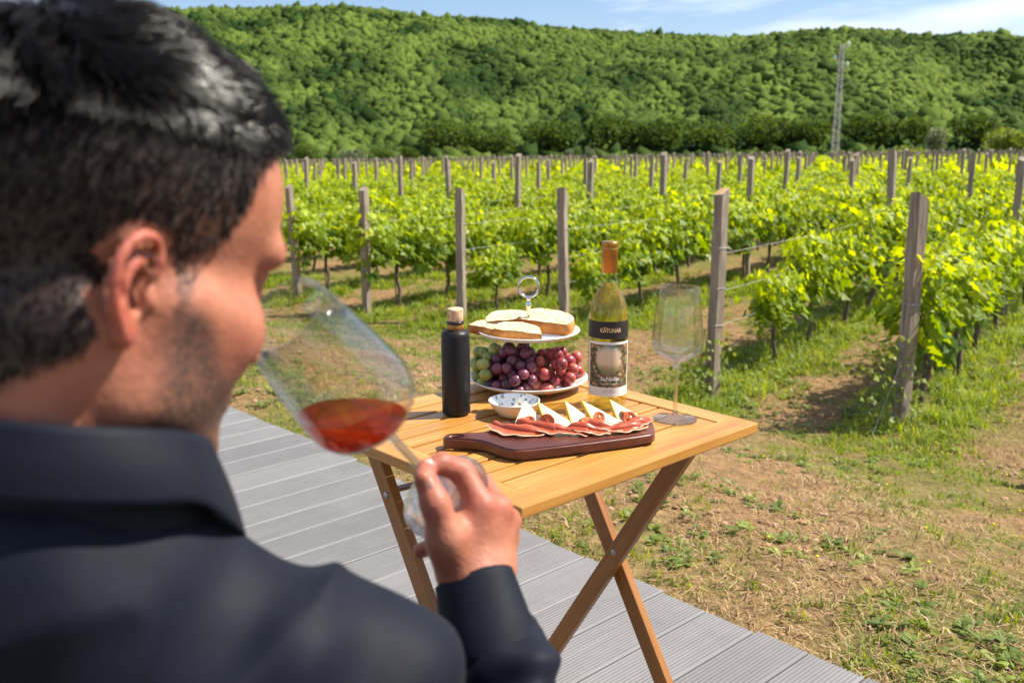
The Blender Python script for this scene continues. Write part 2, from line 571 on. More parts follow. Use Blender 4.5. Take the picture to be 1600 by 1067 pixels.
# ------------------------------------------------------------------ hills
F_PX = 1556.0
RIDGE = np.array([(-900, 60), (-300, 40), (100, 30), (300, 18), (430, 13), (560, 11), (640, 22), (760, 30), (860, 44), (950, 50), (1050, 54), (1130, 57), (1200, 52), (1270, 43), (1340, 43), (1400, 50), (1500, 60), (1600, 67), (1900, 80), (2600, 100)], dtype=float)
def ridge_z(az, Rr):
    px = 800 + F_PX * np.tan(np.clip(az, -1.1, 1.1))
    y = np.interp(px, RIDGE[:, 0], RIDGE[:, 1])
    return CAM_H + (183 - y) / F_PX * Rr * np.cos(az) - 7.0
HILL_R0, HILL_R1 = 175.0, 690.0
def hill_z(az, rr):
    t = np.clip((rr - HILL_R0) / (HILL_R1 - HILL_R0), 0, 1.4)
    zr = ridge_z(az, HILL_R1)
    base = -7.0
    prof = np.where(t < 1, 0.45 * t + 0.55 * t * t * (3 - 2 * t), 1 - 0.9 * (t - 1))
    gully = (fbm(az * 9 + 5, rr / 160.0, oct=3) - 0.5) * 22 * np.clip(t * 4, 0, 1) * np.clip((1 - t) * 3, 0, 1)
    return base + (zr - base) * prof + gully

def build_hills():
    az = np.linspace(R(-62), R(62), 180); rr = np.concatenate([np.linspace(HILL_R0, HILL_R1, 60), [720, 780, 860]])
    A, RR = np.meshgrid(az, rr, indexing='ij')
    v = np.stack([RR * np.sin(A), RR * np.cos(A), hill_z(A, RR)], -1).reshape(-1, 3)
    n, m_ = len(az), len(rr)
    i = np.arange(n - 1)[:, None] * m_; j = np.arange(m_ - 1)[None]
    q = np.stack([i + j, i + j + 1, i + m_ + j + 1, i + m_ + j], -1).reshape(-1, 4)[:, ::-1]
    mt = noisy('hill_scrub', [(0.3, (0.035, 0.062, 0.014)), (0.6, (0.07, 0.105, 0.024)), (0.8, (0.12, 0.13, 0.05))], nscale=0.09, detail=6, rough=0.95, bstr=0, rnd=False)
    tag(link('hills', np_mesh('hills', v, q, mt, True)), kind='structure')
build_hills()

def crown_mat(name, dark, light, nscale=1.2, trans=0.15):
    m, nt, n, l, b = new_mat(name)
    at_ = n.new('ShaderNodeAttribute'); at_.attribute_name = 'rnd'
    tc = n.new('ShaderNodeTexCoord')
    t = noise(n, l, tc.outputs['Object'], nscale, 4, 0.65)
    ad = n.new('ShaderNodeMath'); ad.operation = 'MULTIPLY_ADD'; ad.inputs[1].default_value = 0.7
    sb = n.new('ShaderNodeMath'); sb.operation = 'SUBTRACT'; sb.inputs[1].default_value = 0.5
    l.new(t.outputs['Fac'], sb.inputs[0]); l.new(sb.outputs[0], ad.inputs[0]); l.new(at_.outputs['Fac'], ad.inputs[2])
    r = ramp(n, [(0.05, dark), (0.95, light)])
    l.new(ad.outputs[0], r.inputs['Fac'])
    l.new(r.outputs['Color'], b.inputs['Base Color'])
    b.inputs['Roughness'].default_value = 0.9
    b.inputs['Specular IOR Level'].default_value = 0.05
    return m

def ico(sub):
    bm = bmesh.new(); bmesh.ops.create_icosphere(bm, subdivisions=sub, radius=1.0)
    v = np.array([x.co[:] for x in bm.verts]); f = np.array([[y.index for y in x.verts] for x in bm.faces]); bm.free()
    return v, f

def build_woodland():
    """the wood on the hillside reads as one mass: tens of thousands of crowns in one object"""
    N = 56000
    az = rng.uniform(R(-31), R(31), N * 3)
    rr = np.sqrt(rng.uniform(HILL_R0 ** 2, (HILL_R1 + 10) ** 2, N * 3))
    keep = rng.random(N * 3) < np.clip(1.2 - 1.05 * ((rr - HILL_R0) / (HILL_R1 - HILL_R0)) ** 0.7, 0.25, 1)
    # bare clearings near the left summit
    t = (rr - HILL_R0) / (HILL_R1 - HILL_R0)
    clear = (fbm(az * 14 + 2, rr / 60.0, oct=3) > 0.6) & (t > 0.72) & (az < R(-2))
    keep &= ~(clear & (rng.random(N * 3) < 0.75))
    az, rr, t = az[keep][:N], rr[keep][:N], t[keep][:N]
    # the wood goes on to both sides of the picture
    M = 6000
    az2 = rng.uniform(R(31), R(58), M) * np.where(rng.random(M) < 0.5, -1, 1); rr2 = np.sqrt(rng.uniform(HILL_R0 ** 2, (HILL_R1 + 10) ** 2, M))
    az = np.concatenate([az, az2]); rr = np.concatenate([rr, rr2]); t = np.concatenate([t, (rr2 - HILL_R0) / (HILL_R1 - HILL_R0)])
    N = len(az)
    x, y, z = rr * np.sin(az), rr * np.cos(az), hill_z(az, rr)
    big = fbm(az * 20, rr / 50.0, oct=3)
    size = (0.95 + 1.15 * rng.random(N) ** 2.2) * (0.95 + 0.75 * t) * np.where(np.abs(az) > R(31), 2.3, 1.18)
    rnd = np.clip(0.52 + 2.0 * (big - 0.5) + 0.22 * (rng.random(N) - 0.5) + np.where(t < 0.07, -0.12, 0) , 0, 1)
    big_tree = rng.random(N) < 0.05
    size = np.where(big_tree, size * rng.uniform(1.2, 1.6, N), size * rng.uniform(0.7, 1.15, N)) * 0.72
    rnd = np.clip(rnd - np.where(big_tree, 0.22, 0) + np.where(rng.random(N) < 0.06, 0.25, 0), 0, 1)
    # small rounded, uneven crowns
    v0 = np.array([(a, b, c) for c in (-1, 1) for b in (-1, 1) for a in (-1, 1)], float) / 1.6
    f0 = np.array([(0, 2, 3, 1), (4, 5, 7, 6), (0, 1, 5, 4), (2, 6, 7, 3), (0, 4, 6, 2), (1, 3, 7, 5)])
    protos = np.stack([(v0 * (0.75 + 0.6 * rng.random(len(v0)))[:, None]) @ np.linalg.qr(rng.normal(size=(3, 3)))[0] for k in range(40)])
    P = protos[rng.integers(0, 40, N)]
    ang = rng.uniform(0, 6.28, N); ca, sa = np.cos(ang)[:, None], np.sin(ang)[:, None]
    sx, sy, sz_ = (size * rng.uniform(0.85, 1.2, N))[:, None], (size * rng.uniform(0.85, 1.2, N))[:, None], (size * rng.uniform(0.8, 1.25, N))[:, None]
    V = np.stack([(P[..., 0] * ca - P[..., 1] * sa) * sx + x[:, None], (P[..., 0] * sa + P[..., 1] * ca) * sy + y[:, None], P[..., 2] * sz_ + (z + size * 0.45)[:, None]], -1)
    F = (f0[None] + (np.arange(N) * len(v0))[:, None, None]).reshape(-1, 4)
    rv = rnd[:, None] + 0.22 * (rng.random((N, len(v0))) - 0.5)
    m = crown_mat('woodland_leaves', (0.020, 0.042, 0.009), (0.098, 0.142, 0.026), 0.8)
    me = np_mesh('woodland', V.reshape(-1, 3), F, m, True, attrs={'rnd': rv.ravel()})
    tag(link('woodland', me), 'dense green woodland covering the long hillside behind the vineyard', 'woodland', kind='stuff')
build_woodland()

# ------------------------------------------------------------------ trees and bushes at the foot of the hill
def leaf_cloud(n, rx, ry, rz, lobes, size, seed):
    """leaf-sized triangles spread through a lobed crown volume"""
    g = np.random.default_rng(seed)
    cen = g.normal(size=(lobes, 3)); cen /= np.linalg.norm(cen, axis=1)[:, None]
    cen *= g.uniform(0.25, 0.62, (lobes, 1)); rad = g.uniform(0.32, 0.5, lobes)
    k = g.integers(0, lobes, n)
    d = g.normal(size=(n, 3)); d /= np.linalg.norm(d, axis=1)[:, None]
    P = cen[k] + d * (rad[k] * g.uniform(0.55, 1.0, n) ** 0.5)[:, None]
    P = P * np.array([rx, ry, rz])
    a = g.normal(size=(n, 3)); a /= np.linalg.norm(a, axis=1)[:, None]
    b = np.cross(a, g.normal(size=(n, 3))); b /= np.linalg.norm(b, axis=1)[:, None]
    s = size * g.uniform(0.6, 1.4, (n, 1))
    V = np.stack([P - a * s, P + b * s * 0.7, P + a * s, P - b * s * 0.7], 1).reshape(-1, 3)
    F = np.arange(n * 4).reshape(-1, 4)
    rnd = np.repeat(np.clip(0.45 + 0.35 * (g.random(lobes)[k] - 0.5) + 0.5 * (g.random(n) - 0.5) + 0.15 * P[:, 2] / rz, 0, 1), 4)
    return V, F, rnd

BARK = noisy('bark', [(0.3, (0.06, 0.045, 0.03)), (0.7, (0.16, 0.125, 0.09))], (1, 1, 0.25), 9, 5, 0.9, 0.6, 0.02)
TREE_M = {
    'dark': leaf_mat('dark_tree_leaf', (0.040, 0.078, 0.016), (0.115, 0.17, 0.034), trans=0.25, spec=0.08, rough=0.8),
    'mid': leaf_mat('mid_tree_leaf', (0.045, 0.082, 0.018), (0.135, 0.195, 0.04), trans=0.3, spec=0.08, rough=0.8),
    'pale': leaf_mat('pale_bush_leaf', (0.085, 0.12, 0.055), (0.21, 0.25, 0.13), trans=0.3),
    'lime': leaf_mat('lime_bush_leaf', (0.09, 0.14, 0.02), (0.24, 0.29, 0.05), trans=0.35),
}
def tree(name, px, dist, w, h, kind, label, seed, group=None, ybase=None):
    x = (px - 800) / F_PX * dist; y = dist * 1.012
    z = max(float(ground_z(x, y)), -7.0) - 0.2
    rr, az = math.hypot(x, y), math.atan2(x, y)
    if rr > HILL_R0: z = max(z, float(hill_z(np.array(az), np.array(rr))) - 0.2)
    root = tag(empty(name, (x, y, z)), label, 'bush' if 'bush' in name else 'tree', group)
    n = 1700
    V, F, rnd = leaf_cloud(n, w / 2, w / 2, h * 0.5, 14, 0.036 * (w + h) / 2, seed)
    V[:, 2] += h * 0.53
    V[:, 2] = np.maximum(V[:, 2], 0.05 * h)
    # inner dark mass so that the crown is not see-through everywhere
    link('crown', np_mesh('crown', V, F, TREE_M[kind], False, attrs={'rnd': rnd}), root)
    parts = [tube([(0, 0, -0.1), (0.03 * w, 0, h * 0.25), (0, 0.02 * w, h * 0.55)], [0.035 * w, 0.028 * w, 0.012 * w], 8)]
    for k in range(5):
        a = 1.257 * k + seed
        parts.append(tube([(0, 0, h * 0.22), (0.16 * w * math.cos(a), 0.16 * w * math.sin(a), h * 0.42), (0.28 * w * math.cos(a), 0.28 * w * math.sin(a), h * 0.62)], [0.018 * w, 0.012 * w, 0.004 * w], 6))
    v_, f_ = merge(parts)
    link('trunk', np_mesh('trunk', v_, f_, BARK, True), root)
    return root

TL = [  # name, px, distance, width, height, kind, label
    ('round_bush', 553, 158, 5.2, 3.4, 'pale', 'pale grey green round bush at the left end of the vineyard'),
    ('bush', 600, 166, 5.0, 3.0, 'mid', 'low mid green bush just right of the pale round bush'),
    ('bush', 640, 168, 4.6, 3.2, 'dark', 'dark green bush between the pale round bush and the taller trees'),
    ('bush', 478, 164, 7.0, 4.2, 'mid', 'broad green bush beside the forehead of the man'),
    ('broad_tree', 700, 185, 13.0, 7.5, 'mid', 'broad olive tree above the low bushes left of the bottle ring'),
    ('broad_tree', 770, 184, 12.0, 6.5, 'mid', 'rounded olive tree directly above the cake stand ring'),
    ('dark_tree', 862, 186, 15.0, 8.0, 'dark', 'dark tree in the tree line above the second end post'),
    ('small_bush', 890, 165, 2.4, 2.6, 'pale', 'small light green bush in front of the dark tree line, left one'),
    ('small_bush', 918, 163, 2.6, 2.8, 'pale', 'small light green bush left of the bottle neck at the wood edge'),
    ('dark_tree', 955, 187, 13.0, 8.5, 'dark', 'tall dark tree in the tree line above the wine bottle'),
    ('dark_tree', 1030, 186, 14.0, 8.0, 'dark', 'dark tree in the tree line above the empty wine glass'),
    ('dark_tree', 1110, 185, 13.0, 7.0, 'mid', 'mid green tree above the leaning end post'),
    ('broad_tree', 1190, 186, 15.0, 7.5, 'mid', 'wide green tree left of the lattice mast'),
    ('broad_tree', 1250, 185, 14.0, 7.0, 'dark', 'dark green tree just left of the lattice mast foot'),
    ('dark_tree', 1365, 186, 16.0, 8.0, 'dark', 'dark tree right of the lattice mast'),
    ('broad_tree', 1425, 182, 8.0, 7.0, 'mid', 'green tree left of the pale round bush at right'),
    ('round_bush', 1458, 170, 5.0, 5.0, 'pale', 'pale round bush at the right end of the tree line'),
    ('low_bush', 1410, 140, 8.5, 2.6, 'lime', 'wide low yellow green bush at the right vineyard end'),
    ('low_bush', 1580, 140, 9.0, 6.0, 'lime', 'large yellow green bush at the right edge of the picture'),
    ('dark_tree', 1520, 187, 16.0, 8.0, 'dark', 'dark tree behind the pale round bush at right'),
]
for i, (nm, px, dist, w, h, kd, lb) in enumerate(TL):
    tree(nm, px, dist, w, h, kd, lb, 40 + i)

# ------------------------------------------------------------------ lattice mast
def build_mast():
    d = 165.0; x = (1302 - 800) / F_PX * d; y = d * 1.012
    z0 = float(ground_z(x, y))
    Hm = 18.0
    root = tag(empty('lattice_mast', (x, y, z0)), 'slim grey lattice power mast with insulators before the hillside', 'mast')
    steel = plain('galvanised_steel', (0.46, 0.45, 0.43), 0.55, 0.2)
    def hw(t): return 0.48 - 0.22 * t
    for sx in (-1, 1):
        for sy in (-1, 1):
            pts = [(sx * hw(t), sy * hw(t), Hm * t) for t in np.linspace(0, 1, 6)]
            v, f = tube(pts, 0.05, 4)
            link('leg', np_mesh('leg', v, f, steel), root)
    parts = []
    n = 15
    for k in range(n):
        t0, t1 = k / n, (k + 1) / n
        a, b = hw(t0), hw(t1)
        for (p, q) in (((-a, -a), (b, -b)), ((a, -a), (-b, -b)), ((-a, a), (b, b)), ((a, a), (-b, b)), ((-a, -a), (-b, b)), ((a, -a), (b, b))):
            parts.append(tube([(*p, Hm * t0), (*q, Hm * t1)], 0.03, 4, False))
    v, f = merge(parts)
    link('bracing', np_mesh('bracing', v, f, steel), root)
    ins = plain('glass_insulator', (0.62, 0.70, 0.66), 0.2)
    for zz, xx in ((Hm * 0.86, -1.0), (Hm * 0.80, 1.05), (Hm * 0.975, 1.0)):
        v, f = tube([(0, 0, zz), (xx, 0, zz + 0.1)], 0.07, 5)
        arm = link('cross_arm', np_mesh('cross_arm', v, f, steel), root)
        prof = [(0.0, 0.0), (0.2, 0.05), (0.24, 0.2), (0.14, 0.3), (0.25, 0.42), (0.2, 0.6), (0.1, 0.75), (0, 0.8)]
        lathe_obj('insulator', prof, ins, arm, 10, (xx, 0, zz + 0.1))
build_mast()

# ------------------------------------------------------------------ vineyard
POST_M = noisy('weathered_post', [(0.25, (0.10, 0.075, 0.055)), (0.48, (0.26, 0.205, 0.155)), (0.75, (0.44, 0.37, 0.29))], (22, 22, 1.3), 3, 8, 0.85, 0.8, 0.008)
POST_CUT = noisy('fresh_cut_wood', [(0.3, (0.42, 0.25, 0.12)), (0.7, (0.62, 0.42, 0.24))], (1, 1, 1), 20, 4, 0.8, 0.2)
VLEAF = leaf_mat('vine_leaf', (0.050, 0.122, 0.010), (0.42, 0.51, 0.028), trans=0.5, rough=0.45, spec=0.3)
VSTEM = noisy('vine_bark', [(0.3, (0.06, 0.042, 0.03)), (0.7, (0.17, 0.12, 0.085))], (1, 1, 0.3), 30, 4, 0.9, 0.6, 0.01)
SHOOT_M = plain('green_shoot', (0.16, 0.20, 0.04), 0.6)
STAKE_M = noisy('thin_stake', [(0.3, (0.10, 0.085, 0.07)), (0.7, (0.26, 0.23, 0.20))], (1, 1, 0.3), 20, 4, 0.85, 0.4)
WIRE_M = plain('galvanised_wire', (0.42, 0.41, 0.39), 0.5, 0.4)

LEAF_OUT = np.array([(0, 0.0), (0.26, -0.16), (0.52, -0.02), (0.36, 0.22), (0.60, 0.48), (0.30, 0.58), (0.0, 1.0), (-0.30, 0.58), (-0.60, 0.48), (-0.36, 0.22), (-0.52, -0.02), (-0.26, -0.16)])
def vine_leaves(n, L, z0, z1, th, seed, size=(0.07, 0.13)):
    g = np.random.default_rng(seed)
    # positions: gathered in shoots hanging from the wires, denser in the middle
    sh = 11
    sx = np.linspace(-L / 2, L / 2, sh) + g.normal(0, 0.04, sh)
    top = z1 - g.random(sh) * 0.28 * (z1 - z0)
    k = g.integers(0, sh, n)
    t = g.random(n) ** 0.8
    px = sx[k] + g.normal(0, 0.055, n)
    low = z0 + 0.16 * g.random(n) + 0.08 * np.sin(sx[k] * 7 + seed)
    pz = low + (top[k] - low) * t
    py = g.normal(0, 1, n) * th * (0.55 + 0.45 * np.sin(np.clip(t, 0, 1) * 2.6 + 0.4))
    P = np.stack([px, py, pz], 1)
    # orientation: hanging, facing outwards and up
    side = np.where(py + g.normal(0, 0.03, n) > 0, 1.0, -1.0)
    nrm = np.stack([g.normal(0, 0.55, n), side * g.uniform(0.2, 1.0, n), g.uniform(0.0, 1.0, n)], 1)
    nrm /= np.linalg.norm(nrm, axis=1)[:, None]
    dwn = np.stack([g.normal(0, 0.5, n), side * 0.5 + g.normal(0, 0.3, n), -1.0 + g.normal(0, 0.45, n)], 1)
    dwn -= nrm * (dwn * nrm).sum(1)[:, None]; dwn /= np.linalg.norm(dwn, axis=1)[:, None]
    rgt = np.cross(dwn, nrm)
    s = (g.uniform(size[0], size[1], n) * (1.05 - 0.4 * t))[:, None, None]
    O = LEAF_OUT
    fold = np.abs(O[:, 0]) * 0.32 + 0.10 * np.sin(O[:, 1] * 3)
    V = P[:, None] + s * (O[None, :, 0:1] * rgt[:, None] + (O[None, :, 1:2] - 0.1) * dwn[:, None] - (fold[None, :, None] - 0.12) * nrm[:, None] * g.uniform(0.2, 1.4, (n, 1, 1)))
    cen = P[:, None] + s * ((0.35 - 0.1) * dwn[:, None] + 0.06 * nrm[:, None])
    V = np.concatenate([cen, V], 1)
    m = len(O)
    tri = np.array([(0, 1 + i, 1 + (i + 1) % m) for i in range(m)])
    F = (tri[None] + (np.arange(n) * (m + 1))[:, None, None]).reshape(-1, 3)
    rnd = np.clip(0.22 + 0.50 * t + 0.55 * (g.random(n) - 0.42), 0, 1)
    return V.reshape(-1, 3), F, np.repeat(rnd, m + 1), P, sx, top

def make_vine_meshes(seed, n=540, L=1.02):
    g = np.random.default_rng(seed + 500)
    V, F, rnd, P, sx, top = vine_leaves(n, L, 0.45, 1.13, 0.13, seed)
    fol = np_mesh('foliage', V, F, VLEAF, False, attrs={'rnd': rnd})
    wob = g.normal(0, 0.018, (6, 2))
    pts = [(wob[i, 0], wob[i, 1], z) for i, z in enumerate((-0.08, 0.1, 0.24, 0.38, 0.5, 0.58))]
    parts = [tube(catmull(pts, 4), np.linspace(0.021, 0.015, 21) * (1 + 0.25 * g.random(21)), 7)]
    for sgn in (-1, 1):
        parts.append(tube(catmull([(pts[-1][0], pts[-1][1], 0.55), (sgn * 0.15, 0, 0.63), (sgn * 0.42, 0, 0.62)], 4), np.linspace(0.013, 0.006, 9), 6))
    trunk = np_mesh('trunk', *merge(parts), VSTEM, True)
    sp = []
    for i in range(len(sx)):
        sp.append(tube(catmull([(sx[i] * 0.9, 0, 0.6), (sx[i] + g.normal(0, .03), g.normal(0, .05), 0.5 * (0.6 + top[i])), (sx[i] + g.normal(0, .05), g.normal(0, .07), top[i] + 0.06)], 3), np.linspace(0.005, 0.002, 7), 4, False))
    shoots = np_mesh('shoot', *merge(sp), SHOOT_M, True)
    v, f = tube([(0.035, 0.01, -0.1), (0.037, 0.012, 0.7), (0.045, 0.01, 1.0)], 0.008, 5)
    stake = np_mesh('stake', v, f, STAKE_M, True)
    return fol, trunk, shoots, stake

def in_view(x, y, lo=380, hi=1720):
    f = y * 0.976 + 0.4
    px = 800 + F_PX * x / f
    return (px > lo) & (px < hi)

ROW_NAMES = ['the row at the right picture edge', 'the nearest row at right', 'the row of the pale topped post', 'the row behind the wine bottle', 'the row behind the black bottle', 'the row right of the tilted glass', 'the row beside the nose of the man']

ORD = ['first', 'second', 'third', 'fourth', 'fifth', 'sixth', 'seventh', 'eighth', 'ninth', 'tenth', 'eleventh', 'twelfth', 'thirteenth', 'fourteenth', 'fifteenth', 'sixteenth', 'seventeenth', 'eighteenth', 'nineteenth', 'twentieth'] + ['%s' % w for w in ('twenty-first', 'twenty-second', 'twenty-third', 'twenty-fourth', 'twenty-fifth', 'twenty-sixth')]

def build_vineyard():
    posts, vines, xposts, xvines = [], [], [], []
    right_rows = [ROWS[0] + np.array((1.12, -0.95)) * k for k in range(1, 9)]
    for r, p0 in enumerate(ROWS + right_rows):
        smax = 260
        for k in range(0, 55):
            s = 4.8 * k
            q = p0 + ROW_D * s + (rng.normal(0, 0.05, 2) if k else 0)
            if q[1] > 150: break
            if in_view(q[0], q[1], 250 if q[1] < 20 else 400, 1800 if q[1] < 20 else 1680): posts.append((q[1], q[0], q[1], r, k))
            elif in_view(q[0], q[1], -900, 2500): xposts.append((q[1], q[0], q[1], r, k))
        s = 1.25 if r == 2 else (0.62 if r in (1, 3, 4) else 0.5)
        while True:
            q = p0 + ROW_D * s
            if q[1] > 150: break
            if in_view(q[0], q[1], 250 if q[1] < 20 else 400, 1850 if q[1] < 20 else 1680): vines.append((math.hypot(*q), q[0], q[1], r, s))
            elif in_view(q[0], q[1], -900, 2500) and math.hypot(*q) > 12: xvines.append((math.hypot(*q), q[0], q[1], r, s))
            s += 1.0 * random.uniform(0.92, 1.08)
    posts.sort(); vines.sort()
    # ---- posts
    W = 0.040
    def post_mesh(seed, cut):
        g = np.random.default_rng(seed)
        bm = box_bm(2 * W, 2 * W, 1.62, 0.0)
        bmesh.ops.subdivide_edges(bm, edges=[e for e in bm.edges if abs(e.verts[0].co.z - e.verts[1].co.z) > 0.5], cuts=9)
        for q in bm.verts:
            q.co.z += 0.81 - 0.27
            q.co.x += g.normal(0, 0.0022) + 0.006 * math.sin(q.co.z * 2.2 + seed)
            q.co.y += g.normal(0, 0.0022)
            if q.co.z > 1.3: q.co.z += 0.02 * (q.co.x / W) * (1 if seed % 2 else -1) + g.normal(0, 0.004)
        bmesh.ops.bevel(bm, geom=[e for e in bm.edges if abs(e.verts[0].co.z - e.verts[1].co.z) > 0.08 and abs(abs(e.verts[0].co.x) - W) < 0.02], offset=0.005, segments=1, affect='EDGES')
        me = bpy.data.meshes.new('timber')
        bm.normal_update()
        bm.to_mesh(me); bm.free()
        me.materials.append(POST_M); me.materials.append(POST_CUT)
        if cut:
            for p in me.polygons:
                if p.normal.z > 0.8: p.material_index = 1
        return me
    pms = [post_mesh(s, False) for s in range(6)]
    pm_cut = post_mesh(31, True)
    tie = np_mesh('wire_tie', *tube([(W + .004, W + .004, 0), (-W - .004, W + .004, 0.004), (-W - .004, -W - .004, 0), (W + .004, -W - .004, -.004), (W + .004, W + .004, 0)], 0.0018, 4, False), WIRE_M)
    near_lab = {1: 'nearest end post, tall squared grey timber at the right of the picture', 2: 'squared grey end post with a fresh pale cut top, right of the empty glass',
                3: 'grey end post behind the bread and the bottle', 4: 'grey end post behind the black bottle', 5: 'grey end post just right of the tilted wine glass rim',
                6: 'grey end post beside the nose of the man'}
    near_lab0 = 'grey end post of the vine row beyond the right picture edge'
    for i, (d, x, y, r, k) in enumerate(posts[:300]):
        z = float(ground_z(x, y))
        if k == 0 and r in near_lab: lb, gp = near_lab[r], 'end posts of the vine rows'
        elif k == 0: lb, gp = (('grey end post hidden behind the head of the man', 'grey end post farther left, hidden behind the hair of the man')[min(r - 7, 1)] if r else near_lab0), 'end posts of the vine rows'
        elif r <= 6 and k < 26:
            lb, gp = '%s weathered grey post in %s' % (ORD[k], ROW_NAMES[r]), 'posts of the nearest vine rows'
        else: lb, gp = 'weathered grey post standing farther back in a vine row', 'posts farther back in the vineyard'
        tilt = (random.gauss(0, 0.022), random.gauss(0, 0.022), math.atan2(ROW_D[1], ROW_D[0]) + random.gauss(0, 0.10))
        if k == 0 and r == 1: tilt = (0, -0.004, 0.42)
        if k == 0 and r == 2: tilt = (0, 0.006, 0.62)
        root = tag(empty('vineyard_post', (x, y, z)), lb, 'post', gp)
        root.rotation_euler = tilt
        root.scale = (0.97 if k == 0 else 0.9, 0.97 if k == 0 else 0.9, 1 + random.uniform(0.10, 0.26) if k else (1.05 if r in (1, 2) else 1))
        link('timber', pm_cut if (k == 0 and r == 2) else pms[i % 6], root)
        if y < 22:
            for zz in (0.50, 0.74, 1.0): link('wire_tie', tie, root, (0, 0, zz))
    parts = []
    for d, x, y, r, k in posts[300:] + xposts:
        z = float(ground_z(x, y)); a = 0.04
        v = np.array([(sx * a + x, sy * a + y, z + h + (rng.normal(0, .05) if h else 0)) for h in (0, 1.55) for sx, sy in ((-1, -1), (1, -1), (1, 1), (-1, 1))])
        parts.append((v, np.array([(0, 1, 5, 4), (1, 2, 6, 5), (2, 3, 7, 6), (3, 0, 4, 7), (4, 5, 6, 7)])))
    v, f = merge(parts)
    tag(link('distant_posts', np_mesh('distant_posts', v, f, POST_M)), 'hundreds of tiny grey posts in the farthest vine rows', 'posts', kind='stuff')
    # ---- vines
    protos = [make_vine_meshes(s) for s in range(10)]
    ra = math.atan2(ROW_D[1], ROW_D[0])
    special = {}
    for i, (d, x, y, r, s) in enumerate(vines[:300]):
        z = float(ground_z(x, y))
        fol, trunk, shoots, stake = protos[(i * 7) % 10]
        kth = special.get(r, 0); special[r] = kth + 1
        if kth < 26 and r <= 6:
            ords = ORD[kth]
            rows = ['the row at the right picture edge', 'the nearest row at right', 'the row of the pale topped post', 'the row behind the wine bottle', 'the row behind the black bottle', 'the row right of the tilted glass', 'the row beside the nose of the man'][r]
            lb = '%s vine from the end post in %s' % (ords, rows)
            gp = 'vines near the end posts'
        else:
            lb, gp = 'yellow green grape vine farther back in the rows', 'vines farther back in the rows'
        root = tag(empty('grape_vine', (x, y, z), ra + (math.pi if i % 2 else 0) + random.gauss(0, 0.06)), lb, 'vine', gp)
        sc = random.uniform(0.85, 1.08) * (0.78 if (s < 1.4 and r in (2, 3, 4)) else 1.0)
        root.scale = (sc * random.uniform(0.92, 1.1), sc, min(1.06, sc * random.uniform(0.95, 1.08)))
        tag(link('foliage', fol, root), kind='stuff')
        link('trunk', trunk, root)
        if d < 26:
            tag(link('shoots', shoots, root), kind='stuff')
            link('stake', stake, root)
    # the rest: lower detail, one object
    lod1 = [vine_leaves(34, 1.05, 0.42, 1.0, 0.16, 900 + k, (0.19, 0.27)) for k in range(6)]
    lod1 = [(a, b, c) for a, b, c, _, _, _ in lod1]
    def quads(n, seed, size):
        g = np.random.default_rng(seed)
        P = np.stack([g.uniform(-.52, .52, n), g.normal(0, 0.12, n), 0.42 + 0.58 * g.random(n) ** 0.8], 1)
        a = g.normal(size=(n, 3)); a /= np.linalg.norm(a, axis=1)[:, None]
        b = np.cross(a, g.normal(size=(n, 3))); b /= np.linalg.norm(b, axis=1)[:, None]
        s = size * g.uniform(0.7, 1.3, (n, 1))
        V = np.stack([P - a * s, P + b * s, P + a * s, P - b * s], 1).reshape(-1, 3)
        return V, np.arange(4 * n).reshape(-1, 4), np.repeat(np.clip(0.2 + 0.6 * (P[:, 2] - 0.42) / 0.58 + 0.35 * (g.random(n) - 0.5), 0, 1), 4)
    lod2 = [quads(18, 70 + k, 0.155) for k in range(8)]
    parts, rn = [], []
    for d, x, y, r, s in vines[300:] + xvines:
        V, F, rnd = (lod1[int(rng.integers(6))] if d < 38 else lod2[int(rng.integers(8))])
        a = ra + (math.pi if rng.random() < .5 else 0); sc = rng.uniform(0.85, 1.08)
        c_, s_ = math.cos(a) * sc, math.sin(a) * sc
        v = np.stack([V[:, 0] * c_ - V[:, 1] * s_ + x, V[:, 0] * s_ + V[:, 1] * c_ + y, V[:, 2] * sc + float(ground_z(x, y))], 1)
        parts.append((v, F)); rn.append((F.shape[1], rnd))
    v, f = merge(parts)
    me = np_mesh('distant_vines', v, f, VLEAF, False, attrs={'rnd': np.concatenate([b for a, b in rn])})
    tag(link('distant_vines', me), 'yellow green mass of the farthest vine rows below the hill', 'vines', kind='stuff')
    # ---- wires
    rn_names = ['at the right picture edge', 'on the nearest end post', 'on the pale topped end post', 'behind the wine bottle', 'behind the black bottle', 'right of the tilted glass', 'beside the nose of the man']
    for r in range(0, 7):
        for h, nm in ((0.50, 'lowest'), (0.74, 'middle'), (1.0, 'topmost')):
            pts = []
            for s in np.arange(0, 40, 1.2):
                q = ROWS[r] + ROW_D * s
                sag = -0.02 * math.sin(math.pi * (s % 4.8) / 4.8)
                pts.append((q[0], q[1], float(ground_z(q[0], q[1])) + h + sag))
            v, f = tube(pts, 0.0014, 4, False)
            tag(link('trellis_wire', np_mesh('trellis_wire', v, f, WIRE_M)), '%s trellis wire of the vine row %s' % (nm, rn_names[r]), 'wire', 'trellis wires')
    # anchor wire of the nearest end post
    a = np.array(ROWS[1]); b = a - ROW_D * 0.28 + np.array((-0.12, -0.02))
    v, f = tube([(a[0], a[1], float(ground_z(*a)) + 0.5), (b[0], b[1], float(ground_z(*b)) - 0.02)], 0.0018, 5)
    tag(link('anchor_wire', np_mesh('anchor_wire', v, f, WIRE_M)), 'slanting anchor wire before the nearest end post', 'wire')
build_vineyard()

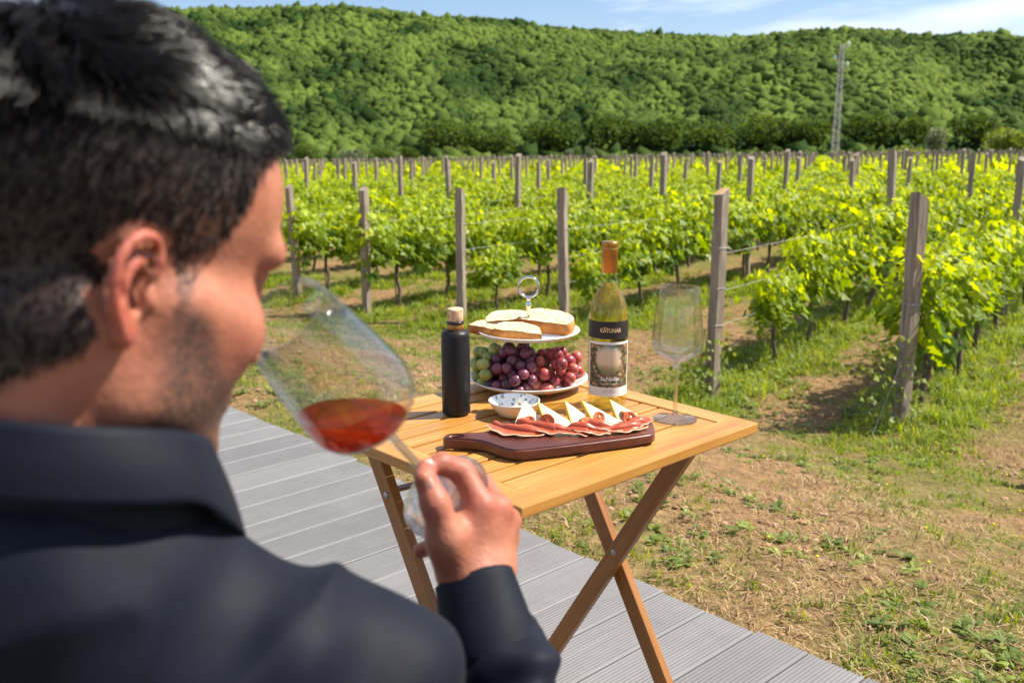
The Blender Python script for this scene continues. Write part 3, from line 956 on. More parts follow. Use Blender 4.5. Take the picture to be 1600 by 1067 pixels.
# ------------------------------------------------------------------ grass, weeds, clods
GRASS_M = leaf_mat('grass_blade', (0.075, 0.135, 0.016), (0.30, 0.37, 0.05), trans=0.4, rough=0.55)
DRY_M = leaf_mat('dry_straw', (0.24, 0.155, 0.07), (0.60, 0.45, 0.25), trans=0.25, rough=0.6)
WEED_M = leaf_mat('weed_leaf', (0.085, 0.135, 0.022), (0.30, 0.36, 0.07), trans=0.35, rough=0.5)

def scatter(n, x0, x1, y0, y1):
    x = rng.uniform(x0, x1, n); y = y0 + (y1 - y0) * rng.random(n) ** 1.25
    u = UX[0] * x + UX[1] * y
    f = y * 0.976 + 0.4
    px = 800 + F_PX * x / f
    k = (u > 2.05) & (px > 150) & (px < 1850)
    return x[k], y[k]

def blades(x, y, h, wd, lean, name, mat, label, rnd):
    n = len(x)
    z = ground_z(x, y) + ground_bumps(x, y) - 0.01
    a = rng.uniform(0, 6.283, n)
    d = np.stack([np.cos(a), np.sin(a)], 1)
    s = np.stack([-np.sin(a), np.cos(a)], 1)
    ln = (h * lean)[:, None]
    base = np.stack([x, y], 1)
    def lvl(t, w):
        c = base + d * ln * t * t
        zz = z + h * t * (1 - 0.35 * (lean * t) ** 2)
        return [np.column_stack([c - s * w[:, None], zz]), np.column_stack([c + s * w[:, None], zz])]
    l0 = lvl(0.0, wd); l1 = lvl(0.55, wd * 0.8)
    tip = np.column_stack([base + d * ln, z + h * (1 - 0.35 * lean ** 2)])
    V = np.stack([l0[0], l0[1], l1[1], l1[0], tip], 1).reshape(-1, 3)
    o = np.arange(n) * 5
    Q = np.stack([o, o + 1, o + 2, o + 3], 1); T = np.stack([o + 3, o + 2, o + 4], 1)
    me = np_mesh(name, V, [Q, T], mat, False, attrs={'rnd': np.repeat(rnd, 5)})
    tag(link(name, me), label, 'grass', kind='stuff')

def build_grass():
    # grass grows in tufts: tall under the vines, short and patchy elsewhere
    x, y = scatter(60000, -4.0, 7.6, 2.0, 14)
    t = turf_amount(x, y)
    cl = fbm(x * 3.2, y * 3.2, oct=3)
    k = rng.random(len(x)) < (0.10 + 1.1 * t) * smooth(0.30, 0.54, cl)
    x, y = x[k][:13500], y[k][:13500]
    n = len(x); B = 13
    rd = row_dist(x, y); st = (1 - smooth(0.25, 0.6, rd)) * smooth(-1.0, -0.1, row_s(x, y))
    tone = np.clip(rng.normal(0.45, 0.22, n) + 0.25 * st, 0, 1)
    hh = (0.018 + 0.040 * rng.random(n) ** 1.6) * (1 + 2.0 * st * (0.4 + fbm(x * 1.1, y * 1.1, oct=2)))
    spread = rng.uniform(0.012, 0.045, n)
    X = np.repeat(x, B) + rng.normal(0, 1, n * B) * np.repeat(spread, B); Y = np.repeat(y, B) + rng.normal(0, 1, n * B) * np.repeat(spread, B)
    ok = UX[0] * X + UX[1] * Y > 2.045
    H = (np.repeat(hh, B) * rng.uniform(0.45, 1.25, n * B))[ok]
    tone = np.clip(np.repeat(tone, B) + rng.normal(0, 0.12, n * B), 0, 1)[ok]
    X, Y = X[ok], Y[ok]; n = len(X)
    blades(X, Y, H, 0.0016 + 0.0022 * rng.random(n) + 0.0003 * np.clip(Y - 4, 0, 9), rng.uniform(0.25, 1.1, n), 'grass', GRASS_M, 'fresh green grass tufts between deck and vine rows', tone)
    # dry straw lying over the soil
    x, y = scatter(230000, -3.5, 6.5, 2.0, 9)
    cl = fbm(x * 2.2 + 40, y * 2.2, oct=3)
    k = rng.random(len(x)) < smooth(0.28, 0.62, cl)
    x, y = x[k][:50000], y[k][:50000]; n = len(x)
    blades(x, y, 0.016 + 0.050 * rng.random(n), 0.0011 + 0.0018 * rng.random(n), rng.uniform(0.9, 1.68, n), 'dry_grass', DRY_M, 'dry straw coloured grass lying on the bare soil', rng.random(n))
    # broad leaved weeds: rosettes
    x, y = scatter(15000, -3.5, 7.0, 2.15, 12)
    cl = fbm(x * 1.6 + 11, y * 1.6 + 5, oct=3)
    st = (1 - smooth(0.15, 0.55, row_dist(x, y))) * smooth(-0.7, 0.1, row_s(x, y))
    k = rng.random(len(x)) < np.clip(smooth(0.49, 0.64, cl) * 0.8 + 0.4 * st, 0, 1)
    x, y, st = x[k][:3300], y[k][:3300], st[k][:3300]
    n = len(x); L = 11
    z = ground_z(x, y) + ground_bumps(x, y)
    cx = np.repeat(x, L); cy = np.repeat(y, L); cz = np.repeat(z, L)
    a = rng.uniform(0, 6.283, n * L)
    ln = np.repeat(rng.uniform(0.010, 0.036, n) * (1 + 0.9 * st), L) * rng.uniform(0.5, 1.25, n * L)
    w = ln * rng.uniform(0.16, 0.36, n * L)
    up = rng.uniform(0.15, 1.0, n * L)
    d = np.stack([np.cos(a), np.sin(a)], 1); s = np.stack([-np.sin(a), np.cos(a)], 1)
    off = np.stack([cx, cy], 1) + d * (0.008 * rng.random((n * L, 1)))
    lift = np.repeat(0.02 * rng.random(n) + 0.05 * st * rng.random(n), L) * rng.random(n * L)
    V = []
    for tt, ww in ((0.0, 0.15), (0.45, 1.0), (0.8, 0.75)):
        p = off + d * (ln * tt)[:, None]
        zz = cz + lift + ln * up * (tt - 0.55 * tt * tt) * 1.1
        V += [np.column_stack([p - s * (w * ww)[:, None], zz + 0.15 * w * ww]), np.column_stack([p + s * (w * ww)[:, None], zz + 0.15 * w * ww])]
    p = off + d * ln[:, None]
    V.append(np.column_stack([p, cz + lift + ln * up * 0.45 * 1.1]))
    V = np.stack(V, 1).reshape(-1, 3)
    o = np.arange(n * L) * 7
    Q = np.concatenate([np.stack([o, o + 1, o + 3, o + 2], 1), np.stack([o + 2, o + 3, o + 5, o + 4], 1)])
    T = np.stack([o + 4, o + 5, o + 6], 1)
    rn = np.clip(np.repeat(rng.random(n), L) * 0.7 + 0.3 * rng.random(n * L), 0, 1)
    me = np_mesh('weeds', V, [Q, T], WEED_M, False, attrs={'rnd': np.repeat(rn, 7)})
    tag(link('weeds', me), 'low broad leaved weeds growing in clumps on the bare soil', 'weeds', kind='stuff')
    # clods and stones
    v0, f0 = ico(1)
    x, y = scatter(16000, -3.5, 6.5, 2.1, 11)
    cl = fbm(x * 1.2 + 70, y * 1.2, oct=3)
    k = (rng.random(len(x)) < smooth(0.42, 0.62, cl)) & (turf_amount(x, y) < 0.6)
    x, y = x[k][:4200], y[k][:4200]; n = len(x)
    z = ground_z(x, y) + ground_bumps(x, y)
    sz = 0.004 + 0.016 * rng.random(n) ** 3
    V = v0[None] * (0.7 + 0.5 * rng.random((n, len(v0), 1))) * sz[:, None, None] * np.array([1.2, 1.0, 0.7]) + np.stack([x, y, z + sz * 0.25], 1)[:, None]
    F = (f0[None] + (np.arange(n) * len(v0))[:, None, None]).reshape(-1, 3)
    cm = noisy('soil_clod', [(0.3, (0.20, 0.11, 0.055)), (0.55, (0.36, 0.22, 0.12)), (0.75, (0.55, 0.41, 0.28))], (1, 1, 1), 12, 4, 0.95, 0.4, rnd=False)
    tag(link('soil_clods', np_mesh('soil_clods', V.reshape(-1, 3), F, cm, False)), 'small brown soil clods and stones on the bare ground', 'clods', kind='stuff')
    # a few yellow flowers and the weeds that climb the two nearest end posts
    ym = plain('yellow_petal', (0.75, 0.55, 0.02), 0.6)
    x, y = scatter(900, 0.5, 5.0, 2.6, 8); x, y = x[:60], y[:60]
    V = v0[None] * 0.006 + np.stack([x, y, ground_z(x, y) + 0.07], 1)[:, None]
    F = (f0[None] + (np.arange(len(x)) * len(v0))[:, None, None]).reshape(-1, 3)
    tag(link('yellow_flowers', np_mesh('yellow_flowers', V.reshape(-1, 3), F, ym)), 'scattered tiny yellow flowers in the grass', 'flowers', kind='stuff')
    for (r, lab, seed) in ((1, 'leafy bindweed climbing the foot of the nearest end post', 5), (2, 'leafy weed at the foot of the pale topped end post', 6)):
        g = np.random.default_rng(seed)
        p = ROWS[r]; n = 150
        V, F, rnd, *_ = vine_leaves(n, 0.34, 0.02, 0.62 if r == 1 else 0.52, 0.07, seed + 30, (0.025, 0.05))
        root = tag(empty('climbing_weed', (p[0] - 0.09, p[1] - 0.06, float(ground_z(*p))), 0.5), lab, 'weed')
        tag(link('foliage', np_mesh('foliage', V, F, WEED_M, False, attrs={'rnd': np.clip(rnd + 0.1, 0, 1)}), root), kind='stuff')
        st = [tube(catmull([(g.normal(0, .05), g.normal(0, .03), -0.02), (g.normal(0, .04), g.normal(0, .03), 0.25), (g.normal(0, .05), 0.02, 0.5)], 4), 0.003, 5) for _ in range(4)]
        link('stem', np_mesh('stem', *merge(st), SHOOT_M, True), root)
build_grass()

# ------------------------------------------------------------------ folding table
TZ = 0.73
TC = (1.2139, 1.2431)                       # table centre in deck coordinates
TEAK = [(0.28, (0.26, 0.098, 0.016)), (0.45, (0.40, 0.172, 0.030)), (0.6, (0.49, 0.232, 0.050)), (0.78, (0.58, 0.31, 0.09))]
TABLE_M = wood_mat('oiled_acacia', TEAK, 1.1, 26, 0.36, 0.12, 0.35)
TABLE_LEG_M = wood_mat('oiled_acacia_leg', [(0.28, (0.17, 0.058, 0.010)), (0.5, (0.27, 0.105, 0.019)), (0.78, (0.38, 0.17, 0.04))], 1.1, 26, 0.42, 0.12, 0.35)
STEEL = plain('dull_screw_steel', (0.45, 0.42, 0.38), 0.4, 0.9)
def build_table():
    root = tag(empty('folding_table', uv2(TC[0], TC[1], 0), R(43)), 'slatted golden wooden folding table on crossed legs standing on the deck', 'table')
    T = 0.019
    for vv in (-0.2525, 0.2525):
        bm_obj('rail', box_bm(0.596, 0.055, T, 0.0025), TABLE_M, root, loc=(0, vv, TZ - T / 2))
    for uu in (-0.2735, 0.2735):
        bm = box_bm(0.4485, 0.049, T, 0.0022)
        bm_obj('stile', bm, TABLE_M, root, loc=(uu, 0, TZ - T / 2 - 0.0004), rot=(0, 0, R(90)))
    sl = []
    me = None
    for k in range(10):
        vv = -0.2245 + 0.0449 * (k + 0.5)
        if me is None:
            o = bm_obj('slat', box_bm(0.495, 0.0386, T - 0.002, 0.0020), TABLE_M, root, loc=(0, vv, TZ - T / 2 - 0.0008)); me = o.data
        else:
            link('slat', me, root, (0, vv, TZ - T / 2 - 0.0008 + random.uniform(-0.0006, 0.0004)))
    for uu in (-0.215, 0.232):
        bm_obj('batten', box_bm(0.47, 0.038, 0.017, 0.002), TABLE_LEG_M, root, loc=(uu, 0, TZ - T - 0.0095), rot=(0, 0, R(90)))
    def leg(p, q, w=0.036, t=0.019, name='leg'):
        p, q = Vector(p), Vector(q)
        d = q - p
        bm = box_bm(d.length, t, w, 0.0022)
        m = Matrix.Identity(3)
        xax = d.normalized(); yax = Vector((1, 0, 0)); zax = xax.cross(yax).normalized()
        m = Matrix((xax, yax, zax)).transposed()
        o = bm_obj(name, bm, TABLE_LEG_M, root)
        o.matrix_local = Matrix.Translation((p + q) / 2) @ m.to_4x4()
        return o
    zt = TZ - 0.04
    la = leg((0.205, -0.198, zt), (0.205, 0.224, 0.010))
    lb = leg((0.2365, 0.175, zt), (0.2365, -0.226, 0.010))
    lc = leg((-0.198, 0.232, zt), (-0.198, -0.176, 0.010))
    ld = leg((-0.228, -0.198, zt), (-0.228, 0.224, 0.010))
    def bar(p, q, r=0.012, name='stretcher', flat=None):
        p, q = Vector(p), Vector(q); d = q - p
        if flat:
            bm = box_bm(d.length, flat[0], flat[1], 0.003)
        else:
            bm = bmesh.new(); bmesh.ops.create_cone(bm, cap_ends=True, segments=20, radius1=r, radius2=r, depth=d.length, matrix=Matrix.Rotation(R(90), 4, 'Y'))
        o = bm_obj(name, bm, TABLE_LEG_M, root, smooth=False)
        xax = d.normalized(); zax = Vector((0, 0, 1)); yax = zax.cross(xax).normalized(); zax = xax.cross(yax)
        o.matrix_local = Matrix.Translation((p + q) / 2) @ Matrix((xax, yax, zax)).transposed().to_4x4()
    bar((-0.218, 0.168, 0.10), (0.1955, 0.168, 0.10), flat=(0.034, 0.018))
    bar((-0.1885, -0.13, 0.09), (0.227, -0.145, 0.09), flat=(0.034, 0.018))
    bar((-0.1885, 0.205, 0.655), (0.227, 0.16, 0.655), flat=(0.03, 0.016))
    bar((-0.1885, 0.172, 0.602), (0.0, 0.15, 0.602), flat=(0.022, 0.006))
    # screws at the crossings
    for (uu, vv, zz, sgn) in ((0.1945, -0.03, 0.425, -1), (-0.2085, 0.02, 0.33, -1), (-0.2085, 0.175, 0.595, -1)):
        o = lathe_obj('screw', [(0.0001, 0.0032), (0.003, 0.0032), (0.0035, 0.001), (0.006, 0.0012), (0.0068, 0), (0.0068, -0.001), (0.0001, -0.001)], STEEL, root, 16)
        o.location = (uu, vv, zz); o.rotation_euler = (0, R(-90), 0)
build_table()

# ------------------------------------------------------------------ black bottle with cork
def build_black_bottle():
    root = tag(empty('black_bottle', (-0.1045, 1.796, TZ + 0.0005)), 'matt black bottle with gold neck ring and cork stopper on the table', 'bottle')
    black = noisy('matt_black_glaze', [(0.3, (0.010, 0.010, 0.012)), (0.7, (0.018, 0.018, 0.021))], nscale=60, rough=0.42, bstr=0.03, Specular_IOR_Level=0.28)
    lathe_obj('body', [(0.0001, 0.0), (0.023, 0.0), (0.0255, 0.0015), (0.0264, 0.005), (0.0266, 0.06), (0.0264, 0.148), (0.0255, 0.1535), (0.0225, 0.1575), (0.0165, 0.160), (0.0145, 0.1615), (0.0001, 0.1615)], black, root, 48)
    amber = plain('brown_gold_band', (0.36, 0.17, 0.035), 0.3, 0.55)
    lathe_obj('neck_band', [(0.0001, 0.1610), (0.0152, 0.1610), (0.0156, 0.1625), (0.0152, 0.1705), (0.0145, 0.1715), (0.0001, 0.1715)], amber, root, 40)
    dk = plain('black_collar', (0.012, 0.012, 0.014), 0.25)
    lathe_obj('collar', [(0.0001, 0.1712), (0.0158, 0.1712), (0.0166, 0.1725), (0.0166, 0.1748), (0.0155, 0.1762), (0.0001, 0.1762)], dk, root, 40)
    cork = noisy('cork', [(0.3, (0.42, 0.24, 0.11)), (0.5, (0.66, 0.45, 0.26)), (0.72, (0.78, 0.60, 0.40))], nscale=140, detail=4, rough=0.85, bstr=0.4, bdist=0.001)
    lathe_obj('stopper', [(0.0001, 0.1760), (0.0138, 0.1760), (0.0147, 0.1775), (0.0150, 0.197), (0.0142, 0.1995), (0.0001, 0.2)], cork, root, 40)
build_black_bottle()

# ------------------------------------------------------------------ two-tier stand
CS = (0.0335, 1.985)
def plate_profile(Rr, z0, depth, foot, t=0.0045):
    return [(0.0045, z0 + 0.004), (foot, z0 + 0.004), (foot, z0), (foot + 0.004, z0), (foot + 0.005, z0 + 0.0035), (Rr * 0.75, z0 + 0.006), (Rr * 0.93, z0 + depth - 0.007), (Rr, z0 + depth - 0.001), (Rr + 0.0006, z0 + depth + 0.001), (Rr - 0.0015, z0 + depth + 0.0018),
            (Rr * 0.92, z0 + depth - 0.002), (Rr * 0.74, z0 + 0.006 + t), (foot, z0 + 0.004 + t), (0.0045, z0 + 0.004 + t), (0.0045, z0 + 0.004)]
def build_stand():
    root = tag(empty('tiered_stand', (CS[0], CS[1], TZ + 0.0005)), 'two tier white serving stand with chrome rod and ring handle', 'serving stand')
    m, nt, n, l, b = new_mat('patterned_porcelain')
    vec = coords(n, l, (1, 1, 1), rnd=False)
    vo = n.new('ShaderNodeTexVoronoi'); vo.inputs['Scale'].default_value = 70; l.new(vec, vo.inputs['Vector'])
    r = ramp(n, [(0.0, (0.10, 0.16, 0.42)), (0.20, (0.35, 0.40, 0.55)), (0.30, (0.76, 0.74, 0.70)), (1.0, (0.78, 0.76, 0.72))])
    l.new(vo.outputs['Distance'], r.inputs['Fac']); l.new(r.outputs['Color'], b.inputs['Base Color'])
    b.inputs['Roughness'].default_value = 0.18
    white = noisy('white_porcelain', [(0.3, (0.74, 0.715, 0.67)), (0.7, (0.80, 0.78, 0.74))], nscale=9, rough=0.16, bstr=0.0)
    chrome = plain('chrome', (0.72, 0.72, 0.73), 0.10, 1.0)
    lathe_obj('lower_plate', plate_profile(0.122, 0.0, 0.022, 0.06), [white, m], root, 72, mi_fn=lambda k: 1 if k >= 9 else 0)
    lathe_obj('upper_plate', plate_profile(0.1045, 0.103, 0.017, 0.05), [white, m], root, 72, mi_fn=lambda k: 0)
    lathe_obj('rod', [(0.0001, 0.004), (0.0042, 0.004), (0.0042, 0.098), (0.0075, 0.1), (0.0075, 0.1085), (0.0042, 0.11), (0.0042, 0.165), (0.0058, 0.168), (0.0062, 0.173), (0.004, 0.176), (0.0035, 0.180), (0.0052, 0.183), (0.0052, 0.187), (0.0001, 0.190)], chrome, root, 24)
    a = np.linspace(0, 2 * np.pi, 49)
    pts = [(0.0205 * math.sin(t), 0.0, 0.2075 - 0.0205 * math.cos(t)) for t in a]
    v, f = tube(pts, 0.0026, 12, False)
    o = link('ring_handle', np_mesh('ring_handle', v, f, chrome, True), root); o.rotation_euler = (0, 0, R(-6))
build_stand()

# ------------------------------------------------------------------ grapes
def grape_mat(name, stops, bloom):
    m, nt, n, l, b = new_mat(name)
    oi = n.new('ShaderNodeObjectInfo')
    vec = coords(n, l, (1, 1, 1))
    t = noise(n, l, vec, 45, 3, 0.5)
    ad = n.new('ShaderNodeMath'); ad.operation = 'MULTIPLY_ADD'; ad.inputs[1].default_value = 0.35
    sb = n.new('ShaderNodeMath'); sb.operation = 'SUBTRACT'; sb.inputs[1].default_value = 0.5
    l.new(t.outputs['Fac'], sb.inputs[0]); l.new(sb.outputs[0], ad.inputs[0]); l.new(oi.outputs['Random'], ad.inputs[2])
    r = ramp(n, stops); l.new(ad.outputs[0], r.inputs['Fac'])
    t2 = noise(n, l, vec, 90, 4, 0.65)
    bl = n.new('ShaderNodeMixRGB'); bl.inputs['Color2'].default_value = (*bloom, 1)
    mr = n.new('ShaderNodeMapRange'); mr.inputs['From Min'].default_value = 0.42; mr.inputs['From Max'].default_value = 0.8; mr.inputs['To Max'].default_value = 0.4
    l.new(t2.outputs['Fac'], mr.inputs['Value']); l.new(mr.outputs['Result'], bl.inputs['Fac'])
    l.new(r.outputs['Color'], bl.inputs['Color1'])
    l.new(bl.outputs['Color'], b.inputs['Base Color'])
    b.inputs['Roughness'].default_value = 0.30
    b.inputs['Subsurface Weight'].default_value = 0.35
    b.inputs['Subsurface Radius'].default_value = (0.012, 0.006, 0.004)
    b.inputs['Subsurface Scale'].default_value = 0.6
    return m
def build_grapes():
    v0, f0 = ico(3)
    me_cache = {}
    stem_m = plain('grape_stem', (0.22, 0.18, 0.06), 0.7)
    def bunch(name, label, mat, region, n, rad, seed, elong=1.12):
        g = np.random.default_rng(seed)
        (cx, cy, cz), (rx, ry, rz) = region
        pts = []
        tries = 0
        while len(pts) < n and tries < 30000:
            tries += 1
            p = np.array([cx + rx * g.uniform(-1, 1), cy + ry * g.uniform(-1, 1), cz + rz * g.uniform(0, 1)])
            q = (p - (cx, cy, cz)) / (rx, ry, rz)
            if q @ q > 1: continue
            r_ = rad * g.uniform(0.88, 1.1)
            # clear of the rod, inside the plate rim
            if math.hypot(p[0] - CS[0], p[1] - CS[1]) < r_ * 1.15 + 0.004: continue
            if math.hypot(p[0] - CS[0], p[1] - CS[1]) > 0.112: continue
            if any(np.linalg.norm(p - a) < 0.86 * (r_ + ra) for a, ra in pts + all_pts): continue
            pts.append((p, r_))
        all_pts.extend(pts)
        root = tag(empty(name, (cx, cy, TZ + 0.012)), label, 'grapes')
        if name not in me_cache:
            me_cache[name] = np_mesh('grape', v0 * np.array([1, 1, elong]), f0, mat, True)
        for p, r_ in pts:
            o = link('grape', me_cache[name], root, Vector(p) - Vector((cx, cy, TZ + 0.012)), (g.uniform(-1.3, 1.3), g.uniform(-1.3, 1.3), g.uniform(0, 6)))
            o.scale = (r_, r_, r_)
        parts = []
        c0 = np.array([0, 0, 0.03])
        for p, r_ in pts:
            q = p - np.array([cx, cy, TZ + 0.012])
            parts.append(tube([c0 * 0.5 + q * 0.3, q * 0.6 + c0 * 0.35, q], 0.0011, 4, False))
        v, f = merge(parts)
        tag(link('stalks', np_mesh('stalks', v, f, stem_m, True), root), kind='stuff')
    all_pts = []
    zb = TZ + 0.019
    bunch('red_grapes', 'bright red grapes on the right of the lower plate', grape_mat('red_grape', [(0.0, (0.20, 0.012, 0.022)), (0.5, (0.36, 0.035, 0.035)), (1.0, (0.50, 0.12, 0.07))], (0.62, 0.36, 0.38)),
          ((0.095, 1.955, zb), (0.060, 0.075, 0.072)), 44, 0.0118, 2)
    bunch('purple_grapes', 'dusty dark purple grapes at the front of the lower plate', grape_mat('purple_grape', [(0.0, (0.055, 0.006, 0.020)), (0.6, (0.13, 0.015, 0.040)), (1.0, (0.24, 0.045, 0.07))], (0.46, 0.34, 0.42)),
          ((0.012, 1.935, zb), (0.062, 0.062, 0.078)), 58, 0.0112, 3)
    bunch('green_grapes', 'pale green grapes on the left of the lower plate', grape_mat('green_grape', [(0.0, (0.18, 0.24, 0.035)), (0.6, (0.30, 0.34, 0.06)), (1.0, (0.42, 0.42, 0.10))], (0.55, 0.58, 0.32)),
          ((-0.042, 1.975, zb), (0.046, 0.075, 0.066)), 42, 0.0115, 4)
build_grapes()

# ------------------------------------------------------------------ bread
def build_bread():
    crumb = noisy('bread_crumb', [(0.3, (0.55, 0.33, 0.14)), (0.45, (0.70, 0.52, 0.29)), (0.7, (0.80, 0.66, 0.43))], nscale=75, detail=6, rough=0.9, bstr=1.0, bdist=0.005)
    crust = noisy('bread_crust', [(0.28, (0.24, 0.075, 0.012)), (0.5, (0.48, 0.19, 0.035)), (0.75, (0.64, 0.33, 0.09))], nscale=30, detail=5, rough=0.7, bstr=0.4, bdist=0.002)
    def slice_(label, loc, L, W, T, rot, seed):
        g = np.random.default_rng(seed)
        root = tag(empty('bread_slice', loc), label, 'bread')
        root.rotation_euler = rot
        a = np.linspace(0, np.pi, 26)
        top = np.stack([L / 2 * np.cos(a) * (1 - 0.08 * np.cos(2 * a)), W * np.sin(a) ** 0.62 - W * 0.45], 1)
        bot = np.stack([np.linspace(-L / 2, L / 2, 14)[1:-1], np.full(12, -W * 0.45)], 1)
        out = np.concatenate([top, bot]); out += g.normal(0, 0.0008, out.shape)
        th_ = np.arctan2(out[:, 1], out[:, 0]); out *= (1 + 0.05 * np.sin(3 * th_ + seed) + 0.03 * np.sin(5 * th_ + 2 * seed))[:, None]
        n = len(out); c = out.mean(0)
        def ring(s, z): return np.column_stack([c + (out - c) * s, z + g.normal(0, 0.0004, n)])
        # crust side wall, slightly bulged
        v = np.concatenate([ring(0.955, 0), ring(1.0, T * 0.2), ring(1.01, T * 0.55), ring(0.985, T * 0.9), ring(0.95, T * 0.99)])
        k = np.arange(n); k2 = (k + 1) % n
        q = np.concatenate([np.stack([n * i + k, n * i + k2, n * (i + 1) + k2, n * (i + 1) + k], 1) for i in range(4)])
        link('crust', np_mesh('crust', v, q, crust, True), root)
        rings = [ring(s, 0) for s in (0.958, 0.7, 0.4, 0.15)]
        dz = lambda xy: 0.0040 * (fbm(xy[:, 0] * 160 + seed * 9, xy[:, 1] * 160, oct=3) - 0.5)
        vt = []
        for s in (0.958, 0.85, 0.7, 0.55, 0.4, 0.25, 0.1):
            rr_ = ring(s, T * (1.0 + 0.02 * (1 - s))); rr_[:, 2] += dz(rr_[:, :2]) if s < 0.95 else 0
            vt.append(rr_)
        m_ = len(vt)
        vv = np.concatenate(vt + [np.array([[c[0], c[1], T * 1.02]])])
        qq = np.concatenate([np.stack([n * i + k, n * i + k2, n * (i + 1) + k2, n * (i + 1) + k], 1) for i in range(m_ - 1)])
        tt = np.stack([n * (m_ - 1) + k, n * (m_ - 1) + k2, np.full(n, n * m_)], 1)
        link('crumb', np_mesh('crumb', vv, [qq, tt], crumb, True), root)
        vb = np.concatenate([ring(0.956, 0.0), np.array([[c[0], c[1], 0.0]])])
        link('crumb', np_mesh('crumb', vb, [np.stack([k2, k, np.full(n, n)], 1)], crumb, True), root)
    z = TZ + 0.114
    slice_('large bread slice at the right of the upper plate', (CS[0] + 0.038, CS[1] + 0.012, z + 0.008), 0.122, 0.078, 0.025, (R(9), R(4), R(-20)), 1)
    slice_('bread slice lying behind the chrome rod at left', (CS[0] - 0.040, CS[1] + 0.030, z + 0.010), 0.106, 0.064, 0.021, (R(8), R(-3), R(6)), 2)
    slice_('bread slice at the front in the middle of the upper plate', (CS[0] - 0.022, CS[1] - 0.046, z + 0.003), 0.104, 0.052, 0.019, (R(9), R(5), R(-8)), 3)
    slice_('narrow bread slice at the left edge of the upper plate', (CS[0] - 0.076, CS[1] - 0.016, z + 0.002), 0.086, 0.050, 0.018, (R(6), R(6), R(-24)), 4)
build_bread()

# ------------------------------------------------------------------ little patterned bowl
def build_bowl():
    root = tag(empty('small_bowl', (0.004, 1.782, TZ + 0.0005)), 'small white bowl with blue and yellow leaf pattern inside', 'bowl')
    m, nt, n, l, b = new_mat('leaf_pattern_glaze')
    vec = coords(n, l, (1, 1, 0.55), rnd=False)
    nz = noise(n, l, vec, 60, 2, 0.5)
    dv = n.new('ShaderNodeMixRGB'); dv.inputs['Fac'].default_value = 0.012
    l.new(vec, dv.inputs['Color1']); l.new(nz.outputs['Color'], dv.inputs['Color2'])
    vo = n.new('ShaderNodeTexVoronoi'); vo.inputs['Scale'].default_value = 135; l.new(dv.outputs['Color'], vo.inputs['Vector'])
    th = ramp(n, [(0.0, (1, 1, 1)), (0.30, (1, 1, 1)), (0.38, (0, 0, 0)), (1, (0, 0, 0))])
    l.new(vo.outputs['Distance'], th.inputs['Fac'])
    cr = ramp(n, [(0.0, (0.07, 0.11, 0.30)), (0.45, (0.16, 0.22, 0.38)), (0.6, (0.50, 0.42, 0.07)), (0.8, (0.28, 0.33, 0.20)), (1.0, (0.10, 0.14, 0.33))])
    l.new(vo.outputs['Color'], cr.inputs['Fac'])
    mx = n.new('ShaderNodeMixRGB'); mx.inputs['Color1'].default_value = (0.76, 0.76, 0.75, 1)
    l.new(th.outputs['Color'], mx.inputs['Fac']); l.new(cr.outputs['Color'], mx.inputs['Color2'])
    l.new(mx.outputs['Color'], b.inputs['Base Color']); b.inputs['Roughness'].default_value = 0.15
    out = noisy('bowl_outside', [(0.3, (0.70, 0.62, 0.52)), (0.7, (0.78, 0.72, 0.63))], nscale=12, rough=0.25, bstr=0)
    lathe_obj('outer_wall', [(0.0001, 0.0), (0.024, 0.0), (0.0275, 0.001), (0.036, 0.010), (0.0455, 0.0235), (0.0482, 0.0285), (0.0478, 0.0297), (0.0462, 0.0294)], out, root, 64)
    lathe_obj('patterned_inside', [(0.0462, 0.0294), (0.0435, 0.0245), (0.034, 0.0115), (0.025, 0.0055), (0.012, 0.0043), (0.0001, 0.004)], m, root, 64)
build_bowl()

# ------------------------------------------------------------------ wine bottle
def text_mesh(txt, size, width=None, extrude=0.0):
    cu = bpy.data.curves.new('lettering', 'FONT'); cu.body = txt; cu.size = size; cu.align_x = 'CENTER'; cu.align_y = 'CENTER'; cu.resolution_u = 3; cu.offset = size * 0.018
    ob = bpy.data.objects.new('lettering', cu); C.objects.link(ob)
    bpy.context.view_layer.update()
    me = bpy.data.meshes.new_from_object(ob.evaluated_get(bpy.context.evaluated_depsgraph_get()))
    bpy.data.objects.remove(ob); bpy.data.curves.remove(cu)
    bm = bmesh.new(); bm.from_mesh(me)
    bmesh.ops.triangulate(bm, faces=bm.faces[:])
    bpy.data.meshes.remove(me)
    v = np.array([q.co[:] for q in bm.verts]); f = np.array([[x.index for x in p.verts] for p in bm.faces]); bm.free()
    if width: v[:, 0] *= width / (v[:, 0].max() - v[:, 0].min())
    return v, f
def wrap(v, rad, zc, ang0=-math.pi / 2):
    a = ang0 + v[:, 0] / rad
    return np.stack([rad * np.cos(a), rad * np.sin(a), zc + v[:, 1]], 1)
def patch(rad, a0, a1, z0, z1, na=28, nz=10):
    A, Z = np.meshgrid(np.linspace(a0, a1, na), np.linspace(z0, z1, nz), indexing='ij')
    v = np.stack([rad * np.cos(A), rad * np.sin(A), Z], -1).reshape(-1, 3)
    i = np.arange(na - 1)[:, None] * nz; j = np.arange(nz - 1)[None]
    q = np.stack([i + j, i + nz + j, i + nz + j + 1, i + j + 1], -1).reshape(-1, 4)
    U, W_ = np.meshgrid(np.linspace(0, 1, na), np.linspace(0, 1, nz), indexing='ij')
    return v, q, np.stack([U, W_], -1).reshape(-1, 2)

